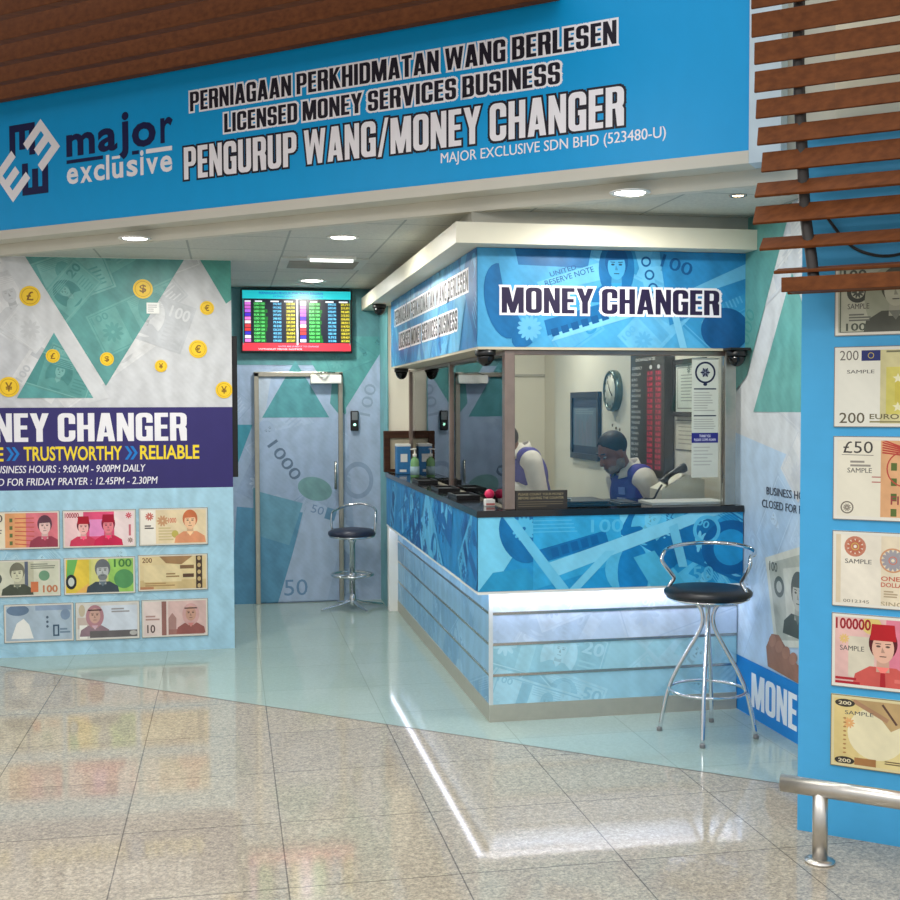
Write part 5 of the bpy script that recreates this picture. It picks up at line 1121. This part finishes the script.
def person(label, base, face, skin, haircol, head_down, beard=None, arms=None, lean=.1, hs=1.0, hz=0):
    base = Vector(base); f = Vector((face[0], face[1], 0)).normalized(); l = Vector((-f.y, f.x, 0)); up = Vector((0, 0, 1))
    t = thing('person', label, 'person', base, None)
    def W(a, b_, c): return base+f*a+l*b_+up*c*hs
    Rb = Matrix((f, l, up)).transposed()
    L = lean
    # head frame, tilted forward by head_down
    hf = (f*math.cos(head_down)-up*math.sin(head_down)); hu = (up*math.cos(head_down)+f*math.sin(head_down)); Rh = Matrix((hf, l, hu)).transposed()
    hc = W(L*2.1+.03, 0, 1.475)+up*hz
    def Hd(a, b_, c): return hc+hf*a+l*b_+hu*c
    sk = mat('skin_%d' % skin[0], skin, .5, var=.08, scale=14)
    body = [('ell', W(0, 0, .88), (.115, .155, .13), Rb), ('cap', [W(0, 0, .86), W(L*.5, 0, 1.08), W(L, 0, 1.27)], [.12, .115, .12]),
            ('ell', W(L*.9, .08, 1.22), (.095, .10, .15), Rb), ('ell', W(L*.9, -.08, 1.22), (.095, .10, .15), Rb),
            ('cap', [W(L*1.15, -.165, 1.335), W(L*1.15, .165, 1.335)], [.06, .06]),
            ('cap', [W(L*1.2, 0, 1.33), W(L*1.7, 0, 1.40), hc-hu*.05-hf*.02], [.062, .054, .05]),
            ('ell', Hd(-.005, 0, .025), (.093, .073, .095), Rh), ('ell', Hd(.025, 0, -.04), (.072, .06, .075), Rh), ('ell', Hd(.062, 0, -.088), (.026, .03, .024), Rh),
            ('cap', [Hd(.09, 0, .005), Hd(.108, 0, -.03)], [.008, .014]), ('ell', Hd(.09, 0, -.062), (.012, .026, .008), Rh), ('ell', Hd(.083, 0, .028), (.014, .05, .012), Rh),
            ('ell', Hd(-.005, .074, -.01), (.022, .008, .033), Rh), ('ell', Hd(-.005, -.074, -.01), (.022, .008, .033), Rh)]
    for s in (-1, 1):
        body.append(('cap', [W(0, s*.085, .84), W(.02, s*.095, .48), W(-.01, s*.1, .09)], [.088, .06, .042])); body.append(('cap', [W(-.01, s*.1, .045), W(.15, s*.115, .035)], [.042, .032]))
    sh = []; hands = []
    for s in (-1, 1):
        E_, Hn = arms[s]
        S_ = W(L*1.15, s*.185, 1.32); E2 = W(*E_); H2 = W(*Hn)
        body.append(('cap', [S_, E2], [.052, .042])); body.append(('cap', [E2, H2], [.04, .028]))
        d = (H2-E2).normalized(); side = d.cross(up).normalized(); pn = side.cross(d).normalized()
        Rp = Matrix((d, side, pn)).transposed()
        pc = H2+d*.05; body.append(('ell', pc, (.052, .04, .017), Rp))
        for k, (o_, ln) in enumerate(((-.03, .062), (-.01, .074), (.01, .07), (.03, .055))):
            p0 = pc+d*.035+side*o_; p1 = p0+d*ln*.5-pn*.008; p2 = p0+d*ln*.9-pn*.03
            body.append(('cap', [p0, p1, p2], [.0098, .0092, .0085]))
        sg = -s; th = pc-d*.02+side*sg*.03*(1 if True else -1)
        body.append(('cap', [th, th+side*sg*.022+d*.025, th+side*sg*.026+d*.055-pn*.01], [.012, .0105, .0095]))
        sh.append(('cap', [S_, E2], [.068, .056])); sh.append(('cap', [E2, H2-d*.005], [.053, .04]))
    blob('body', body, sk, t, .0075, 4)
    torso = lambda g: [('cap', [W(0, 0, .86), W(L*.5, 0, 1.08), W(L, 0, 1.26)], [.135+g, .13+g, .13+g]), ('ell', W(L*.85, .08, 1.22), (.105+g, .11+g, .16+g), Rb), ('ell', W(L*.85, -.08, 1.22), (.105+g, .11+g, .16+g), Rb), ('ell', W(0, 0, .9), (.13+g, .165+g, .13+g), Rb)]
    shirt = torso(0)+sh+[('cap', [W(L*1.15, -.165, 1.335), W(L*1.15, .165, 1.335)], [.073, .073]), ('cap', [W(L*1.2, 0, 1.33), W(L*1.5, 0, 1.385)], [.074, .068])]
    blob('shirt', shirt, mat('white_shirt', (214, 208, 198), .75, var=.06, scale=20), t, .01, 5)
    vest = torso(.012)+[('cap', [W(L*1.1, -.12, 1.345), W(L*1.1, .12, 1.345)], [.082, .082])]
    v = blob('vest', vest, mat('blue_vest', (56, 56, 142), .7, var=.12, scale=20), t, .01, 5)
    trs = [('ell', W(0, 0, .87), (.13, .17, .13), Rb)]
    for s in (-1, 1): trs.append(('cap', [W(0, s*.085, .84), W(.02, s*.095, .48), W(-.01, s*.1, .07)], [.1, .075, .065]))
    blob('trousers', trs, mat('dark_trousers', (32, 34, 44), .8), t, .012, 4)
    for s in (-1, 1):
        b = MB(); b.ell(W(.06, s*.112, .042), (.145, .052, .042), mat('black_shoe', (18, 17, 17), .3), 20, Rb); b.build('shoe', t)
    # collar
    b = MB(); n = 20
    cc = W(L*1.45, 0, 1.385); CM = mat('white_shirt', (214, 208, 198))
    pts = [cc+(f*math.cos(a)*.078+l*math.sin(a)*.078)+up*(.012-.035*math.cos(a)) for a in [math.radians(28)+(2*PI-math.radians(56))*k/n for k in range(n+1)]]
    i = b.mi(CM); pr = None
    for p in pts:
        out = Vector((p.x-cc.x, p.y-cc.y, 0)).normalized()
        q = [b.bm.verts.new(p-out*.012+up*.026), b.bm.verts.new(p-out*.006+up*.03), b.bm.verts.new(p+out*.022-up*.03), b.bm.verts.new(p+out*.014-up*.032)]
        if pr:
            for a1, a2 in ((0, 1), (1, 2), (2, 3), (3, 0)): fc = b.bm.faces.new((pr[a1], pr[a2], q[a2], q[a1])); fc.smooth = True
        pr = q
    b.build('collar', t)
    # vest emblem and name strip on the left breast, white piping over the shoulder
    for s, col, dz, r in ((1, (150, 170, 220), 1.255, (.012, .026, .026)), (1, (226, 226, 236), 1.20, (.01, .04, .008))):
        pass
    hair = [('ell', Hd(-.014, 0, .042), (.099, .081, .092), Rh)]
    hb = blob('hair', hair, mat('hair_%d' % haircol[0], haircol, .6, var=.4, scale=60, bump=.5), t, .006, 1)
    me = hb.data; bm = bmesh.new(); bm.from_mesh(me)
    dele = []
    for vv in bm.verts:
        p = vv.co-hc; a, c = p.dot(hf), p.dot(hu)
        if c < -.02+max(0, a+.02)*1.1 or a > .068: dele.append(vv)
    bmesh.ops.delete(bm, geom=dele, context='VERTS'); bm.to_mesh(me); bm.free()
    sd = hb.modifiers.new('thick', 'SOLIDIFY'); sd.thickness = .006; sd.offset = -1
    for s in (-1, 1):
        b = MB(); b.ell(Hd(.079, s*.03, .01), (.0095, .011, .0055), mat('eye_white', (190, 182, 172), .3), 14, Rh); b.ell(Hd(.0865, s*.03, .008), (.0068, .0068, .0058), BLACK, 12, Rh); b.build('eye', t)
        b = MB(); b.tube([Hd(.09, s*.014, .032), Hd(.092, s*.03, .038), Hd(.08, s*.05, .034)], .0045, mat('hair_%d' % haircol[0], haircol), 8); b.build('eyebrow', t)
    b = MB(); b.ell(Hd(.096, 0, -.064), (.008, .022, .004), mat('lip', (96, 58, 52), .4), 12, Rh); b.build('mouth', t)
    if beard: blob('beard', [('ell', Hd(.052, 0, -.078), (.045, .056, .042), Rh), ('ell', Hd(.01, .05, -.06), (.035, .016, .045), Rh), ('ell', Hd(.01, -.05, -.06), (.035, .016, .045), Rh)], mat('beard_grey', beard, .8, var=.3, scale=80, bump=.5), t, .006, 2)
    return t, W, v
t, W, v = person('man in purple-blue vest and white shirt, head bowed, in front of the rate board', (2.565, 6.82, 0), (-.98, -.18), (138, 88, 64), (30, 24, 22), .5, (136, 122, 110), {1: ((-.01, .24, 1.05), (.24, .13, 1.0)), -1: ((.03, -.24, 1.05), (.28, -.09, 1.0))}, .1, .935, .028)
def on_vest(v, W, pts_from, size, m, name, t):
    # lay a small badge on the vest by casting onto its surface
    me = v.data; bm = bmesh.new(); bm.from_mesh(me)
    from mathutils.bvhtree import BVHTree
    tr = BVHTree.FromBMesh(bm); bm.free()
    hit = tr.ray_cast(pts_from[0], (pts_from[1]-pts_from[0]).normalized())
    if hit[0] is None: return
    n = hit[1]; 
    if n.dot(pts_from[0]-hit[0]) < 0: n = -n
    u = Vector((0, 0, 1)).cross(n).normalized(); w = n.cross(u)
    b = MB(); M = Matrix((u, w, n)).transposed().to_4x4(); M.translation = hit[0]+n*.002
    b.box((-size[0]/2, -size[1]/2, -.003), (size[0]/2, size[1]/2, .002), m, .0005, M); b.build(name, t)
on_vest(v, W, (W(.6, .07, 1.27), W(.1, .07, 1.25)), (.045, .045), mat('emblem_blue', (120, 140, 206), .6), 'vest_emblem', t)
on_vest(v, W, (W(.6, .07, 1.215), W(.1, .07, 1.195)), (.085, .016), mat('name_strip', (226, 226, 234), .6), 'name_strip', t)
t, W, v = person('man in purple-blue vest half hidden behind the corner post, bent over counter', (2.03, 7.45, 0), (-1, -.12), (110, 74, 58), (26, 22, 22), .5, None, {1: ((.07, .24, 1.07), (.29, .06, 1.2)), -1: ((.04, -.25, 1.07), (.3, -.12, 1.205))}, .095, 1.0, -.035)

# ------------------------------------------------------------------ light
w = bpy.data.worlds.new('world'); bpy.context.scene.world = w; w.use_nodes = True
nt = w.node_tree; bg = nt.nodes['Background']; bg.inputs['Strength'].default_value = 1
tc = nt.nodes.new('ShaderNodeTexCoord'); sx = nt.nodes.new('ShaderNodeSeparateXYZ'); mr = nt.nodes.new('ShaderNodeMapRange'); rp = nt.nodes.new('ShaderNodeValToRGB')
mr.inputs['From Min'].default_value = -1; mr.inputs['From Max'].default_value = 1
nt.links.new(tc.outputs['Generated'], sx.inputs[0]); nt.links.new(sx.outputs['Z'], mr.inputs['Value']); nt.links.new(mr.outputs[0], rp.inputs['Fac']); nt.links.new(rp.outputs['Color'], bg.inputs['Color'])
e = rp.color_ramp.elements; e[0].position = .35; e[0].color = (.45, .43, .40, 1); e[1].position = .95; e[1].color = (1.3, 1.33, 1.36, 1)
k = e.new(.52); k.color = (.6, .61, .62, 1)
def area(name, loc, size, e, rot=(0, 0, 0), col=(1, 1, 1), size_y=None):
    l = bpy.data.lights.new(name, 'AREA'); l.energy = e; l.color = col; l.size = size
    if size_y: l.shape = 'RECTANGLE'; l.size_y = size_y
    o = bpy.data.objects.new(name, l); C.objects.link(o); o.location = loc; o.rotation_euler = rot; return o
area('kiosk_lamp', (2.2, 7.0, 2.66), .25, 13, col=(1, .96, .86)); area('kiosk_lamp', (2.2, 8.7, 2.66), .25, 13, col=(1, .96, .86))
for hx, hy in ((-1.6, 2.6), (.4, 1.4), (-.4, 3.6), (1.4, -.8), (-2.4, 4.6)): area('hall_fill', (hx, hy, 3.6), (.35), 20, col=(1, .98, .95))  # unseen fill lights added over the hall to brighten the blue sign
area('shop_lamp', (-1.9, 9.2, 2.66), .3, 18, col=(1, .97, .92))

sc_ = bpy.context.scene
sc_.view_settings.view_transform = 'Standard'; sc_.view_settings.look = 'None'; sc_.view_settings.gamma = 1; sc_.view_settings.use_curve_mapping = False
sc_.view_settings.exposure = .22
